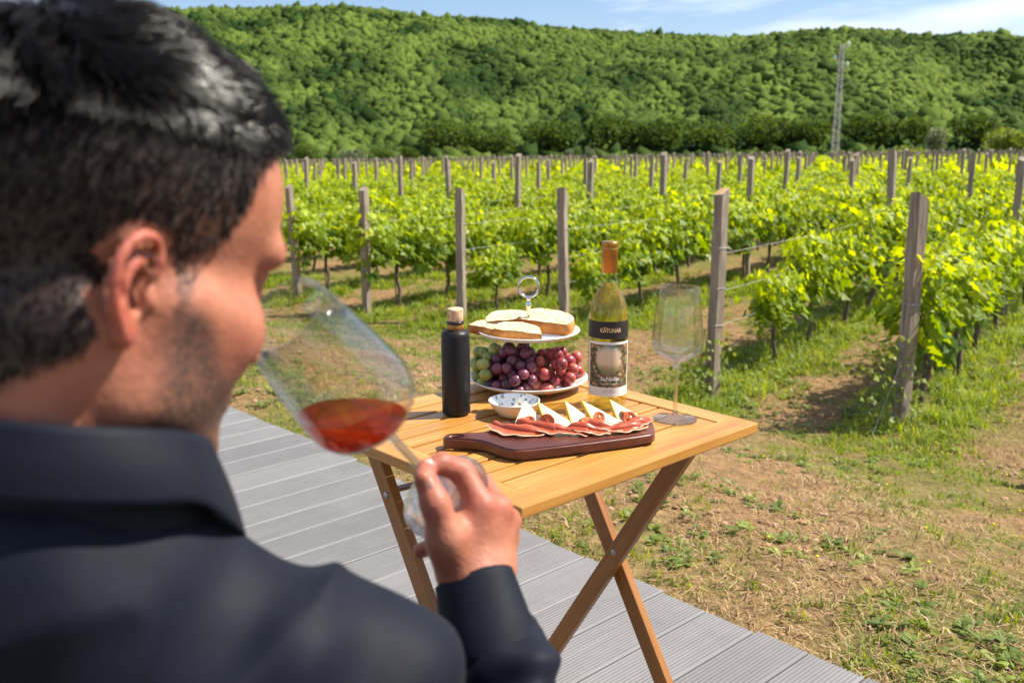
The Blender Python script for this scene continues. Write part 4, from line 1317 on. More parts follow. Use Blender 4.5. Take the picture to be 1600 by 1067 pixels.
def wine_mat(name, col, transp=0.3, ior=1.34):
    m, nt, n, l, b = new_mat(name); n.remove(b)
    g = n.new('ShaderNodeBsdfGlass'); g.inputs['Color'].default_value = (*col, 1); g.inputs['IOR'].default_value = ior; g.inputs['Roughness'].default_value = 0.0
    t = n.new('ShaderNodeBsdfTransparent'); t.inputs['Color'].default_value = (*col, 1)
    mx = n.new('ShaderNodeMixShader'); mx.inputs['Fac'].default_value = transp
    l.new(g.outputs[0], mx.inputs[1]); l.new(t.outputs[0], mx.inputs[2])
    l.new(mx.outputs[0], n['Material Output'].inputs['Surface'])
    return m

def build_wine_bottle():
    root = tag(empty('wine_bottle', (0.1825, 1.846, TZ + 0.0005), R(2)), 'clear bottle of white wine with copper capsule and picture label', 'bottle')
    glass = thin_glass('bottle_glass', (0.975, 0.985, 0.94), 0.0, 1.45)
    out = [(0.0001, 0.018), (0.010, 0.017), (0.020, 0.010), (0.027, 0.002), (0.031, 0.0), (0.0350, 0.002), (0.0368, 0.008), (0.0372, 0.02), (0.0372, 0.165), (0.0368, 0.180), (0.0345, 0.196), (0.0300, 0.211), (0.0235, 0.223), (0.0175, 0.2325), (0.0148, 0.243), (0.0142, 0.256), (0.0142, 0.262)]
    lathe_obj('glass_body', out, glass, root, 64)
    wine = wine_mat('white_wine', (0.995, 0.935, 0.55), 0.74)
    lathe_obj('wine', [(0.0001, 0.0205), (0.0095, 0.0195), (0.0195, 0.0125), (0.027, 0.0045), (0.031, 0.0025), (0.0338, 0.0045), (0.0352, 0.010), (0.0355, 0.02), (0.0355, 0.165), (0.0351, 0.180), (0.0328, 0.1955), (0.0284, 0.2095), (0.0220, 0.2215), (0.0161, 0.2315), (0.0140, 0.2375), (0.0001, 0.2375)], wine, root, 64)
    cop = noisy('copper_capsule', [(0.3, (0.40, 0.18, 0.040)), (0.7, (0.54, 0.27, 0.07))], nscale=30, rough=0.30, bstr=0.05, Metallic=0.8)
    lathe_obj('capsule', [(0.0147, 0.2585), (0.0152, 0.259), (0.0152, 0.300), (0.0158, 0.3012), (0.0160, 0.304), (0.0153, 0.3052), (0.0153, 0.3062), (0.0160, 0.3075), (0.0160, 0.3145), (0.0150, 0.3165), (0.0001, 0.3168)], cop, root, 48)
    black = noisy('black_label', [(0.3, (0.012, 0.011, 0.012)), (0.7, (0.02, 0.018, 0.018))], nscale=40, rough=0.55, bstr=0)
    paper = noisy('label_paper', [(0.3, (0.74, 0.70, 0.63)), (0.7, (0.80, 0.765, 0.70))], nscale=50, rough=0.7, bstr=0.05)
    gold = plain('gold_print', (0.80, 0.58, 0.30), 0.45, 0.2)
    white = plain('white_print', (0.85, 0.84, 0.80), 0.6)
    grey = plain('grey_print', (0.25, 0.24, 0.23), 0.7)
    r1 = 0.0376
    c0 = -math.pi / 2
    v, q, uv = patch(r1, c0 - 1.62, c0 + 1.62, 0.1385, 0.1715, 44, 3)
    bl = link('black_label', np_mesh('black_label', v, q, black, True), root)
    v, f = text_mesh('KATUNAR', 0.0112, 0.0405); link('lettering', np_mesh('lettering', wrap(v, r1 + 0.0003, 0.1545), f, gold), bl)
    bar = np.array([(-0.0150, 0.0047, 0), (-0.0082, 0.0047, 0), (-0.0082, 0.0056, 0), (-0.0150, 0.0056, 0)])
    link('lettering', np_mesh('lettering', wrap(bar, r1 + 0.0003, 0.1553), np.array([(0, 1, 2, 3)]), gold), bl)
    v, q, uv = patch(r1, c0 - 1.30, c0 + 1.30, 0.0275, 0.1325, 40, 4)
    pl_ = link('paper_label', np_mesh('paper_label', v, q, paper, True), root)
    # picture: a plain orchard view framed by leaves and fruit
    m, nt, n, l, b = new_mat('label_picture')
    uvn = n.new('ShaderNodeUVMap'); uvn.uv_map = 'UVMap'
    sp = n.new('ShaderNodeSeparateXYZ'); l.new(uvn.outputs[0], sp.inputs[0])
    mp = n.new('ShaderNodeMapping'); mp.inputs['Scale'].default_value = (1.0, 1.15, 1); l.new(uvn.outputs[0], mp.inputs[0])
    nz = noise(n, l, mp.outputs[0], 7, 5, 0.65, 0.4)
    land = ramp(n, [(0.0, (0.04, 0.04, 0.015)), (0.2, (0.14, 0.12, 0.045)), (0.38, (0.26, 0.22, 0.10)), (0.47, (0.42, 0.32, 0.17)), (0.55, (0.66, 0.49, 0.32)), (0.8, (0.70, 0.56, 0.41)), (1.0, (0.38, 0.47, 0.42))])
    av = n.new('ShaderNodeMath'); av.operation = 'MULTIPLY_ADD'; av.inputs[1].default_value = 0.16
    sb = n.new('ShaderNodeMath'); sb.operation = 'SUBTRACT'; sb.inputs[1].default_value = 0.5
    l.new(nz.outputs['Fac'], sb.inputs[0]); l.new(sb.outputs[0], av.inputs[0]); l.new(sp.outputs['Y'], av.inputs[2])
    l.new(av.outputs[0], land.inputs['Fac'])
    vo = n.new('ShaderNodeTexVoronoi'); vo.inputs['Scale'].default_value = 15; l.new(mp.outputs[0], vo.inputs['Vector'])
    sx = n.new('ShaderNodeSeparateXYZ'); l.new(vo.outputs['Color'], sx.inputs[0])
    fruit = ramp(n, [(0.0, (0.04, 0.05, 0.02)), (0.3, (0.12, 0.12, 0.045)), (0.5, (0.24, 0.10, 0.06)), (0.62, (0.42, 0.34, 0.10)), (0.72, (0.14, 0.20, 0.14)), (0.85, (0.45, 0.14, 0.08)), (1.0, (0.60, 0.50, 0.24))])
    l.new(sx.outputs[0], fruit.inputs['Fac'])
    dm = n.new('ShaderNodeMixRGB'); dm.blend_type = 'MULTIPLY'; dm.inputs['Fac'].default_value = 0.8
    dr = ramp(n, [(0.1, (1, 1, 1)), (0.75, (0.3, 0.3, 0.3))]); l.new(vo.outputs['Distance'], dr.inputs['Fac'])
    l.new(fruit.outputs['Color'], dm.inputs['Color1']); l.new(dr.outputs['Color'], dm.inputs['Color2'])
    vs = n.new('ShaderNodeVectorMath'); vs.operation = 'SUBTRACT'; vs.inputs[1].default_value = (0.48, 0.63, 0); l.new(uvn.outputs[0], vs.inputs[0])
    vm = n.new('ShaderNodeVectorMath'); vm.operation = 'MULTIPLY'; vm.inputs[1].default_value = (1.25, 1.0, 0); l.new(vs.outputs[0], vm.inputs[0])
    vl = n.new('ShaderNodeVectorMath'); vl.operation = 'LENGTH'; l.new(vm.outputs[0], vl.inputs[0])
    ad = n.new('ShaderNodeMath'); ad.operation = 'MULTIPLY_ADD'; ad.inputs[1].default_value = 0.35; l.new(sb.outputs[0], ad.inputs[0]); l.new(vl.outputs['Value'], ad.inputs[2])
    mk = ramp(n, [(0.30, (0, 0, 0)), (0.40, (1, 1, 1))]); l.new(ad.outputs[0], mk.inputs['Fac'])
    fm = n.new('ShaderNodeMixRGB'); l.new(mk.outputs['Color'], fm.inputs['Fac']); l.new(land.outputs['Color'], fm.inputs['Color1']); l.new(dm.outputs['Color'], fm.inputs['Color2'])
    l.new(fm.outputs['Color'], b.inputs['Base Color']); b.inputs['Roughness'].default_value = 0.6
    v, q, uv = patch(r1 + 0.0002, c0 - 1.18, c0 + 1.16, 0.0455, 0.1275, 40, 10)
    pic = link('label_picture', np_mesh('label_picture', v, q, m, True, uv=uv), pl_)
    v, f = text_mesh('Sv.Nedija', 0.0112, 0.036); link('lettering', np_mesh('lettering', wrap(v, r1 + 0.0005, 0.0620), f, white), pic)
    for zc, w_, hgt, mt, par, rr in ((0.0525, 0.034, 0.0022, white, pic, r1 + 0.0005), (0.0395, 0.023, 0.0016, grey, pl_, r1 + 0.0003), (0.0362, 0.028, 0.0016, grey, pl_, r1 + 0.0003)):
        # runs of print too small to read in the photograph
        g = np.random.default_rng(int(zc * 1e4)); x = -w_ / 2; parts = []
        while x < w_ / 2:
            ww = g.uniform(0.0005, 0.0011); hh = hgt * g.uniform(0.6, 1.0)
            parts.append((np.array([(x, -hh / 2, 0), (x + ww, -hh / 2, 0), (x + ww, hh / 2, 0), (x, hh / 2, 0)]), np.array([(0, 1, 2, 3)])))
            x += ww + (0.0005 if g.random() > 0.2 else 0.0016)
        v, f = merge(parts); link('small_print', np_mesh('small_print', wrap(v, rr, zc), f, mt), par)
    v, q, uv = patch(r1, c0 + 1.52, c0 + 2.9, 0.045, 0.13, 14, 3)
    link('back_label', np_mesh('back_label', v, q, plain('dark_back_label', (0.05, 0.05, 0.055), 0.6), True), root)
build_wine_bottle()

# ------------------------------------------------------------------ wine glasses
GL_OUT = [(0.0001, 0.0), (0.030, 0.0), (0.0405, 0.0004), (0.0412, 0.0012), (0.038, 0.0021), (0.022, 0.0040), (0.010, 0.0068), (0.0055, 0.0105), (0.0040, 0.018), (0.0036, 0.04), (0.0036, 0.085), (0.0042, 0.097), (0.0070, 0.103), (0.0150, 0.1085), (0.0270, 0.1165), (0.0370, 0.1245), (0.0435, 0.1315), (0.0462, 0.1385), (0.0466, 0.145), (0.0455, 0.160), (0.0425, 0.188), (0.0385, 0.218), (0.0343, 0.2465)]
GL_IN = [(0.0336, 0.2466), (0.0377, 0.218), (0.0417, 0.188), (0.0446, 0.160), (0.0456, 0.145), (0.0452, 0.1392), (0.0426, 0.1326), (0.0362, 0.1258), (0.0265, 0.1180), (0.0150, 0.1105), (0.0060, 0.1075), (0.0001, 0.1068)]
def split_glass(root, mat, loc, rot):
    lathe_obj('foot', GL_OUT[:9], mat, root, 72, loc, rot)
    lathe_obj('stem', GL_OUT[8:13], mat, root, 32, loc, rot)
    lathe_obj('bowl', GL_OUT[12:] + GL_IN, mat, root, 72, loc, rot)
GLASS_FOOT_M = thin_glass('crystal_foot', (0.965, 0.98, 0.975), 0.5, 1.55)
GLASS_M = thin_glass('crystal', (0.985, 0.99, 0.995), 0.20, 1.45)
def build_empty_glass():
    root = tag(empty('wine_glass', (0.2995, 1.757, TZ + 0.0005)), 'empty clear stemmed wine glass standing near the right table corner', 'wine glass')
    split_glass(root, GLASS_M, (0, 0, 0), (0, 0, 0))
    for c in root.children:
        if c.name.startswith(('foot', 'stem')): c.data.materials[0] = GLASS_FOOT_M
build_empty_glass()

# ------------------------------------------------------------------ board with ham, cheese, tomato and almonds
BZ = TZ + 0.0195                      # top of the board
def build_board():
    root = tag(empty('serving_board', (0.11, 1.625, TZ + 0.0005)), 'dark walnut serving board with a looped handle, laid with ham and cheese', 'board')
    m = wood_mat('dark_walnut', [(0.28, (0.035, 0.009, 0.006)), (0.5, (0.085, 0.022, 0.014)), (0.75, (0.16, 0.05, 0.03))], 1.3, 24, 0.30, 0.15, 0.4)
    pts = [(0.018, 1.527), (0.085, 1.549), (0.160, 1.578), (0.226, 1.606), (0.243, 1.622), (0.247, 1.660), (0.246, 1.700), (0.232, 1.716), (0.180, 1.712), (0.100, 1.700), (0.020, 1.690), (-0.020, 1.680), (-0.034, 1.660), (-0.036, 1.636),
           (-0.055, 1.622), (-0.085, 1.618), (-0.108, 1.612), (-0.116, 1.598), (-0.106, 1.584), (-0.080, 1.582), (-0.050, 1.573), (-0.022, 1.545), (-0.004, 1.530)]
    out = catmull(pts, 5, True)[:, :2]
    hole_c = np.array((-0.094, 1.599))
    T = 0.019
    cen = np.array((0.11, 1.625))
    out -= cen; hole_c = hole_c - cen
    ho = np.array([hole_c + 0.0085 * np.array((1.3 * math.cos(t), 0.85 * math.sin(t))) for t in np.linspace(0, 2 * np.pi, 20, endpoint=False)])
    bm = bmesh.new()
    ov = [bm.verts.new((*p, T)) for p in out]; hv = [bm.verts.new((*p, T)) for p in ho]
    es = [bm.edges.new((ov[i], ov[(i + 1) % len(ov)])) for i in range(len(ov))] + [bm.edges.new((hv[i], hv[(i + 1) % len(hv)])) for i in range(len(hv))]
    bmesh.ops.triangle_fill(bm, use_beauty=True, edges=es)
    faces = bm.faces[:]
    ret = bmesh.ops.extrude_face_region(bm, geom=faces)
    for q in ret['geom']:
        if isinstance(q, bmesh.types.BMVert): q.co.z = 0.0
    bm.normal_update()
    rim = [e for e in bm.edges if len(e.link_faces) == 2 and abs(e.link_faces[0].normal.z) + abs(e.link_faces[1].normal.z) < 1.2 and abs(e.link_faces[0].normal.z) + abs(e.link_faces[1].normal.z) > 0.6]
    bmesh.ops.bevel(bm, geom=rim, offset=0.0035, segments=3, affect='EDGES')
    o = bm_obj('board_body', bm, m, root, smooth=True)
    try:
        o.data.set_sharp_from_angle(angle=R(50))
    except Exception: pass
build_board()

def build_cheese():
    paste = noisy('cheese_paste', [(0.3, (0.74, 0.62, 0.34)), (0.6, (0.80, 0.70, 0.44)), (0.8, (0.84, 0.76, 0.52))], nscale=25, rough=0.45, bstr=0.08, Subsurface_Weight=0.2, Subsurface_Scale=0.01)
    pale = noisy('pale_cheese_paste', [(0.3, (0.74, 0.66, 0.48)), (0.8, (0.82, 0.76, 0.60))], nscale=25, rough=0.5, bstr=0.08, Subsurface_Weight=0.2, Subsurface_Scale=0.01)
    rind = noisy('cheese_rind', [(0.3, (0.60, 0.36, 0.04)), (0.7, (0.74, 0.52, 0.10))], nscale=30, rough=0.5, bstr=0.1)
    def wedge(label, apex, b1, b2, t, mat, rindcol):
        A, B, D = Vector(apex), Vector(b1), Vector(b2)
        nrm = (B - A).cross(D - A).normalized()
        if nrm.y > 0: nrm = -nrm
        c = (A + B + D) / 3
        root = tag(empty('cheese_slice', (c.x, c.y, BZ)), label, 'cheese')
        o0 = Vector((c.x, c.y, BZ))
        bm = bmesh.new()
        f = [bm.verts.new(p - o0) for p in (A, B, D)]; k = [bm.verts.new(p - o0 - nrm * t) for p in (A, B, D)]
        bm.faces.new(f); bm.faces.new(k[::-1])
        for i in range(3):
            j = (i + 1) % 3
            if i == 0: continue
            bm.faces.new((f[j], f[i], k[i], k[j]))
        bmesh.ops.holes_fill(bm, edges=bm.edges[:])
        bmesh.ops.bevel(bm, geom=bm.edges[:], offset=0.0006, segments=1, affect='EDGES')
        bmesh.ops.subdivide_edges(bm, edges=bm.edges[:], cuts=2, use_grid_fill=True)
        for q in bm.verts: q.co += Vector((random.gauss(0, .0002), random.gauss(0, .0002), random.gauss(0, .0002)))
        bm_obj('paste', bm, mat, root)
        # rind strip along one long edge (apex -> b1), set a little proud
        bm = bmesh.new()
        e1 = (B - A).normalized(); inw = (D - A) - e1 * (D - A).dot(e1); inw.normalize()
        p0, p1 = A + e1 * 0.001, B - e1 * 0.001
        vs = []
        for p in (p0, p1):
            for dd in (0.0012, -0.0016):
                for tt in (0.0006, -t - 0.0006):
                    vs.append(bm.verts.new(p + inw * dd + nrm * tt - o0))
        for q in ((0, 1, 3, 2), (4, 6, 7, 5), (0, 2, 6, 4), (1, 5, 7, 3), (0, 4, 5, 1), (2, 3, 7, 6)): bm.faces.new([vs[i] for i in q])
        bm_obj('rind', bm, rindcol, root)
    z = BZ
    wedge('pale upright cheese triangle at the left end of the row', (0.024, 1.690, z + 0.035), (0.005, 1.655, z + 0.001), (0.060, 1.652, z + 0.004), 0.007, pale, pale)
    wedge('second cheese wedge with yellow rind, leaning right of the pale one', (0.046, 1.684, z + 0.035), (0.062, 1.632, z + 0.002), (0.112, 1.648, z + 0.004), 0.009, paste, rind)
    wedge('third cheese wedge, the narrow one in the middle', (0.094, 1.690, z + 0.035), (0.106, 1.642, z + 0.002), (0.146, 1.662, z + 0.004), 0.008, paste, rind)
    wedge('fourth cheese wedge, the widest one below the wine bottle', (0.124, 1.692, z + 0.035), (0.146, 1.646, z + 0.002), (0.196, 1.660, z + 0.004), 0.009, paste, rind)
    wedge('fifth cheese wedge at the right end of the row', (0.174, 1.698, z + 0.035), (0.188, 1.658, z + 0.002), (0.238, 1.674, z + 0.004), 0.009, paste, rind)
build_cheese()

def build_ham():
    m, nt, n, l, b = new_mat('cured_ham')
    uvn = n.new('ShaderNodeUVMap'); uvn.uv_map = 'UVMap'
    mp = n.new('ShaderNodeMapping'); mp.inputs['Scale'].default_value = (2.0, 9.0, 1); l.new(uvn.outputs[0], mp.inputs[0])
    oi = n.new('ShaderNodeObjectInfo'); vm = n.new('ShaderNodeVectorMath'); vm.operation = 'SCALE'; vm.inputs[0].default_value = (9, 5, 3); l.new(oi.outputs['Random'], vm.inputs['Scale'])
    va = n.new('ShaderNodeVectorMath'); l.new(mp.outputs[0], va.inputs[0]); l.new(vm.outputs[0], va.inputs[1])
    t = noise(n, l, va.outputs[0], 1.6, 5, 0.6, 0.8)
    r = ramp(n, [(0.25, (0.26, 0.030, 0.016)), (0.45, (0.42, 0.072, 0.032)), (0.62, (0.54, 0.14, 0.065)), (0.78, (0.64, 0.28, 0.15))])
    l.new(t.outputs['Fac'], r.inputs['Fac'])
    sp = n.new('ShaderNodeSeparateXYZ'); l.new(uvn.outputs[0], sp.inputs[0])
    ed = ramp(n, [(0.0, (1, 1, 1)), (0.05, (1, 1, 1)), (0.11, (0, 0, 0)), (0.94, (0, 0, 0)), (0.97, (0.6, 0.6, 0.6)), (1.0, (0.6, 0.6, 0.6))])
    l.new(sp.outputs['Y'], ed.inputs['Fac'])
    mx = n.new('ShaderNodeMixRGB'); mx.inputs['Color2'].default_value = (0.74, 0.47, 0.30, 1)
    l.new(ed.outputs['Color'], mx.inputs['Fac']); l.new(r.outputs['Color'], mx.inputs['Color1'])
    l.new(mx.outputs['Color'], b.inputs['Base Color'])
    b.inputs['Roughness'].default_value = 0.33
    b.inputs['Subsurface Weight'].default_value = 0.25; b.inputs['Subsurface Scale'].default_value = 0.006
    bump(n, l, b, t.outputs['Fac'], 0.25, 0.001)
    def slice_(label, path, width, curl, seed, up=0.010):
        """a thin slice: folded sheet swept along a path; path points (x, y, z above board)"""
        g = np.random.default_rng(seed)
        P = catmull(path, 9); nP = len(P)
        nW = 19
        s = np.linspace(0, 1, nP); w = np.linspace(0, 1, nW)
        T = np.gradient(P, axis=0); T /= np.linalg.norm(T, axis=1)[:, None]
        side = np.cross(T, (0, 0, 1.0)); side /= np.linalg.norm(side, axis=1)[:, None]     # towards the camera
        V = np.empty((nP, nW, 3))
        ph = g.uniform(0, 6)
        for i in range(nP):
            env = 0.35 + 0.65 * math.sin(math.pi * (0.06 + 0.88 * s[i])) ** 0.5
            rad = up * (0.62 + 0.16 * math.sin(7 * s[i] + ph) + 0.04 * math.sin(19 * s[i] + 2 * ph)) * env
            flap = width * env * (0.42 + 0.10 * math.sin(6 * s[i] + 1.7 * ph) + 0.05 * math.sin(29 * s[i]))
            for j in range(nW):
                if w[j] < 0.42:                       # thin flap lying towards the camera
                    q_ = w[j] / 0.42
                    off = side[i] * (rad * 0.9 + flap * (1 - q_)); lift = 0.0012 + 0.0022 * (1 - q_) * (0.5 + 0.5 * math.sin(17 * s[i] + ph)) + 0.3 * rad * q_ ** 3
                else:                                 # then it rolls over itself
                    q_ = (w[j] - 0.42) / 0.58; a = -0.45 + q_ * curl
                    rr_ = rad * (1 - 0.22 * q_)
                    off = side[i] * rr_ * math.cos(a); lift = rad * 0.72 + rr_ * math.sin(a)
                V[i, j] = P[i] + off + np.array([0, 0, lift])
        V[..., 2] = np.maximum(V[..., 2], BZ + 0.0008)
        c = V.reshape(-1, 3).mean(0); c[2] = BZ
        V = V - c
        v = V.reshape(-1, 3)
        ii = np.arange(nP - 1)[:, None] * nW; jj = np.arange(nW - 1)[None]
        q = np.stack([ii + jj, ii + nW + jj, ii + nW + jj + 1, ii + jj + 1], -1).reshape(-1, 4)
        U, W2 = np.meshgrid(s, w, indexing='ij')
        me = np_mesh('ham_slice', v, q, m, True, uv=np.stack([U, W2], -1).reshape(-1, 2))
        o = link('ham_slice', me, None, tuple(c))
        so = o.modifiers.new('thickness', 'SOLIDIFY'); so.thickness = 0.0014; so.offset = 0
        tag(o, label, 'ham')
    z = BZ + 0.001
    slice_('broad flat ham slice at the left end of the board', [(-0.030, 1.652, z + .002), (-0.012, 1.628, z + .002), (0.020, 1.612, z + .001), (0.056, 1.606, z)], 0.050, 2.3, 1, 0.011)
    slice_('ham slice folded up against the pale cheese', [(0.010, 1.640, z + .006), (0.028, 1.632, z + .008), (0.052, 1.622, z + .005), (0.078, 1.612, z + .001)], 0.040, 3.4, 2, 0.012)
    slice_('rolled ham slice in front of the second cheese wedge', [(0.056, 1.622, z + .002), (0.078, 1.614, z + .003), (0.102, 1.610, z + .002), (0.128, 1.606, z)], 0.040, 3.8, 3, 0.011)
    slice_('ham slice overlapping the board edge in the middle', [(0.096, 1.622, z + .004), (0.118, 1.618, z + .005), (0.142, 1.615, z + .002), (0.166, 1.616, z)], 0.040, 3.0, 4, 0.011)
    slice_('curled ham slice in front of the fourth cheese wedge', [(0.122, 1.634, z + .005), (0.142, 1.630, z + .006), (0.164, 1.627, z + .003), (0.188, 1.628, z + .001)], 0.036, 4.2, 5, 0.011)
    slice_('long thin ham slice running to the right', [(0.152, 1.618, z + .001), (0.176, 1.621, z + .002), (0.204, 1.630, z + .002), (0.230, 1.644, z + .001)], 0.030, 3.0, 6, 0.010)
    slice_('frayed ham slice with a ragged tip at the right end', [(0.182, 1.640, z + .002), (0.204, 1.644, z + .003), (0.222, 1.652, z + .004), (0.238, 1.664, z + .006)], 0.028, 3.4, 7, 0.010)
build_ham()

def build_tomato_almond():
    skin = noisy('tomato_skin', [(0.3, (0.50, 0.035, 0.012)), (0.7, (0.62, 0.09, 0.02))], nscale=20, rough=0.18, bstr=0.0)
    flesh = noisy('tomato_flesh', [(0.3, (0.58, 0.06, 0.02)), (0.55, (0.68, 0.15, 0.045)), (0.75, (0.74, 0.33, 0.12))], nscale=90, detail=3, rough=0.2, bstr=0.3, bdist=0.001)
    seed_m = plain('tomato_seed', (0.78, 0.58, 0.25), 0.4)
    def half(label, loc, rad, rot):
        root = tag(empty('tomato_half', loc), label, 'tomato'); root.rotation_euler = rot
        prof = [(0.0001, -rad)] + [(rad * math.sin(a), -rad * math.cos(a)) for a in np.linspace(0.15, 1.57, 10)] + [(rad * 0.94, 0.0006)]
        lathe_obj('skin', prof, skin, root, 32)
        lathe_obj('flesh', [(rad * 0.95, 0.0004), (rad * 0.8, 0.0008), (rad * 0.62, -0.0016), (rad * 0.45, -0.0018), (rad * 0.28, 0.0006), (0.0001, 0.0008)], flesh, root, 32)
        for k in range(9):
            a = 0.7 * k; r_ = rad * random.uniform(0.42, 0.68)
            v0, f0 = ico(1)
            o = link('seed', np_mesh('seed', v0 * np.array([0.0018, 0.0010, 0.0007]), f0, seed_m, True), root, (r_ * math.cos(a), r_ * math.sin(a), -0.0005), (0, 0, a))
    half('tomato piece lying in front of the pale cheese', (0.028, 1.640, BZ + 0.012), 0.012, (R(35), R(-20), 0))
    half('tomato half with seeds standing before the second cheese wedge', (0.060, 1.638, BZ + 0.013), 0.0135, (R(72), 0, R(-14)))
    half('small round tomato half between the third and fourth cheese', (0.150, 1.645, BZ + 0.018), 0.0105, (R(58), 0, R(10)))
    half('tomato half with pale seeds before the fifth cheese', (0.204, 1.652, BZ + 0.014), 0.0125, (R(62), 0, R(8)))
    half('tomato piece half hidden under the ham in the middle', (0.130, 1.640, BZ + 0.011), 0.011, (R(40), R(15), 0))
    al = noisy('almond_skin', [(0.3, (0.26, 0.10, 0.035)), (0.6, (0.42, 0.19, 0.07)), (0.8, (0.55, 0.30, 0.13))], (1, 6, 6), 60, 4, 0.6, 0.5, 0.001)
    v0, f0 = ico(3)
    v = v0.copy()
    tp = 1 - 0.38 * np.clip(v[:, 0], 0, 1) ** 1.5 - 0.10 * np.clip(-v[:, 0], 0, 1)
    v[:, 1] *= tp; v[:, 2] *= tp
    me = np_mesh('almond', v * np.array([0.0125, 0.0068, 0.0044]), f0, al, True)
    spots = [((0.212, 1.700, BZ + 0.004), (0, 0, R(-35)), 'almond lying alone at the back right of the board'),
             ((0.224, 1.680, BZ + 0.007), (0, R(8), R(-20)), 'almond on top of the right cheese wedge'),
             ((0.218, 1.664, BZ + 0.010), (0, R(15), R(-48)), 'almond leaning on the tomato half at right'),
             ((0.238, 1.680, BZ + 0.0045), (0, 0, R(15)), 'almond at the right tip of the fifth cheese'),
             ((0.200, 1.672, BZ + 0.016), (0, R(10), R(-30)), 'almond lying on the fifth cheese wedge'),
             ((0.126, 1.652, BZ + 0.012), (0, R(-10), R(15)), 'almond beside the curled tomato in the middle'),
             ((0.012, 1.655, BZ + 0.005), (0, R(-20), R(50)), 'almond at the left foot of the pale cheese')]
    for loc, rot, lab in spots:
        tag(link('almond', me, None, loc, rot), lab, 'almond', 'almonds on the board')
build_tomato_almond()

# ------------------------------------------------------------------ the man: implicit surfaces meshed as one skin
class Field:
    def __init__(self, lo, hi, h):
        self.lo = np.array(lo, float); self.h = h
        self.n = np.ceil((np.array(hi) - self.lo) / h).astype(int) + 1
        self.d = np.full(self.n, 0.25, dtype=np.float32)
    def _sub(self, lo, hi):
        a = np.clip(np.floor((np.array(lo) - self.lo) / self.h).astype(int), 0, self.n)
        b = np.clip(np.ceil((np.array(hi) - self.lo) / self.h).astype(int) + 1, 0, self.n)
        if np.any(b <= a): return None, None
        g = [self.lo[k] + self.h * np.arange(a[k], b[k]) for k in range(3)]
        X, Y, Z = np.meshgrid(*g, indexing='ij')
        return tuple(slice(a[k], b[k]) for k in range(3)), np.stack([X, Y, Z], -1).astype(np.float32)
    def _blend(self, sl, d, k, sub=False):
        o = self.d[sl]
        if sub:
            h = np.clip(0.5 - 0.5 * (o + d) / k, 0, 1)
            self.d[sl] = o * (1 - h) - d * h + k * h * (1 - h)
        else:
            h = np.clip(0.5 + 0.5 * (o - d) / k, 0, 1)
            self.d[sl] = o * (1 - h) + d * h - k * h * (1 - h)
    def cap(self, p, q, r1, r2, k=0.01, sub=False):
        p, q = np.array(p, np.float32), np.array(q, np.float32)
        m = max(r1, r2) + 2.2 * k + 3 * self.h
        sl, P = self._sub(np.minimum(p, q) - m, np.maximum(p, q) + m)
        if sl is None: return
        ab = q - p
        t = np.clip(((P - p) @ ab) / (ab @ ab + 1e-9), 0, 1)
        d = np.linalg.norm(P - p - t[..., None] * ab, axis=-1) - (r1 + (r2 - r1) * t)
        self._blend(sl, d, k, sub)
    def ell(self, c, r, k=0.01, axes=None, sub=False):
        c, r = np.array(c, np.float32), np.array(r, np.float32)
        m = r.max() + 2.2 * k + 3 * self.h
        sl, P = self._sub(c - m, c + m)
        if sl is None: return
        q = P - c
        if axes is not None: q = q @ np.array(axes, np.float32).T      # rows of axes = local basis vectors
        k0 = np.linalg.norm(q / r, axis=-1); k1 = np.linalg.norm(q / (r * r), axis=-1) + 1e-6
        self._blend(sl, k0 * (k0 - 1) / k1, k, sub)
    def chain(self, pts, rad, k=0.006):
        for i in range(len(pts) - 1): self.cap(pts[i], pts[i + 1], rad[i], rad[i + 1], k)
    def mesh(self):
        d, h = self.d, self.h
        s = d < 0
        nx, ny, nz = d.shape
        c = np.zeros((nx - 1, ny - 1, nz - 1), np.int8)
        for i in (0, 1):
            for j in (0, 1):
                for k in (0, 1): c += s[i:nx - 1 + i, j:ny - 1 + j, k:nz - 1 + k]
        act = (c > 0) & (c < 8)
        idx = np.argwhere(act)
        vid = np.full(act.shape, -1, np.int32); vid[act] = np.arange(len(idx))
        acc = np.zeros((len(idx), 3)); cnt = np.zeros(len(idx))
        cor = [(i, j, k) for i in (0, 1) for j in (0, 1) for k in (0, 1)]
        for a in range(8):
            for b in range(a + 1, 8):
                A, B = np.array(cor[a]), np.array(cor[b])
                if np.abs(A - B).sum() != 1: continue
                da = d[tuple((idx + A).T)]; db = d[tuple((idx + B).T)]
                m = (da < 0) != (db < 0)
                t = np.where(m, da / np.where(m, da - db, 1), 0)
                acc += np.where(m[:, None], A + t[:, None] * (B - A), 0); cnt += m
        v = self.lo + h * (idx + acc / cnt[:, None])
        Q = []
        for ax in range(3):
            o1, o2 = [(1, 2), (2, 0), (0, 1)][ax]
            sl0 = [slice(None)] * 3; sl1 = [slice(None)] * 3
            sl0[ax] = slice(0, -1); sl1[ax] = slice(1, None)
            s0, s1 = s[tuple(sl0)], s[tuple(sl1)]
            e = np.argwhere(s0 != s1)
            ok = (e[:, o1] > 0) & (e[:, o2] > 0) & (e[:, o1] < d.shape[o1] - 1) & (e[:, o2] < d.shape[o2] - 1)
            e = e[ok]
            flip = s0[tuple(e.T)]
            E1 = np.zeros(3, int); E1[o1] = 1
            E2 = np.zeros(3, int); E2[o2] = 1
            a = vid[tuple((e - E1 - E2).T)]; b = vid[tuple((e - E2).T)]; cc = vid[tuple(e.T)]; dd = vid[tuple((e - E1).T)]
            q = np.stack([a, b, cc, dd], 1)
            q[~flip] = q[~flip][:, ::-1]
            Q.append(q)
        return v, np.concatenate(Q)

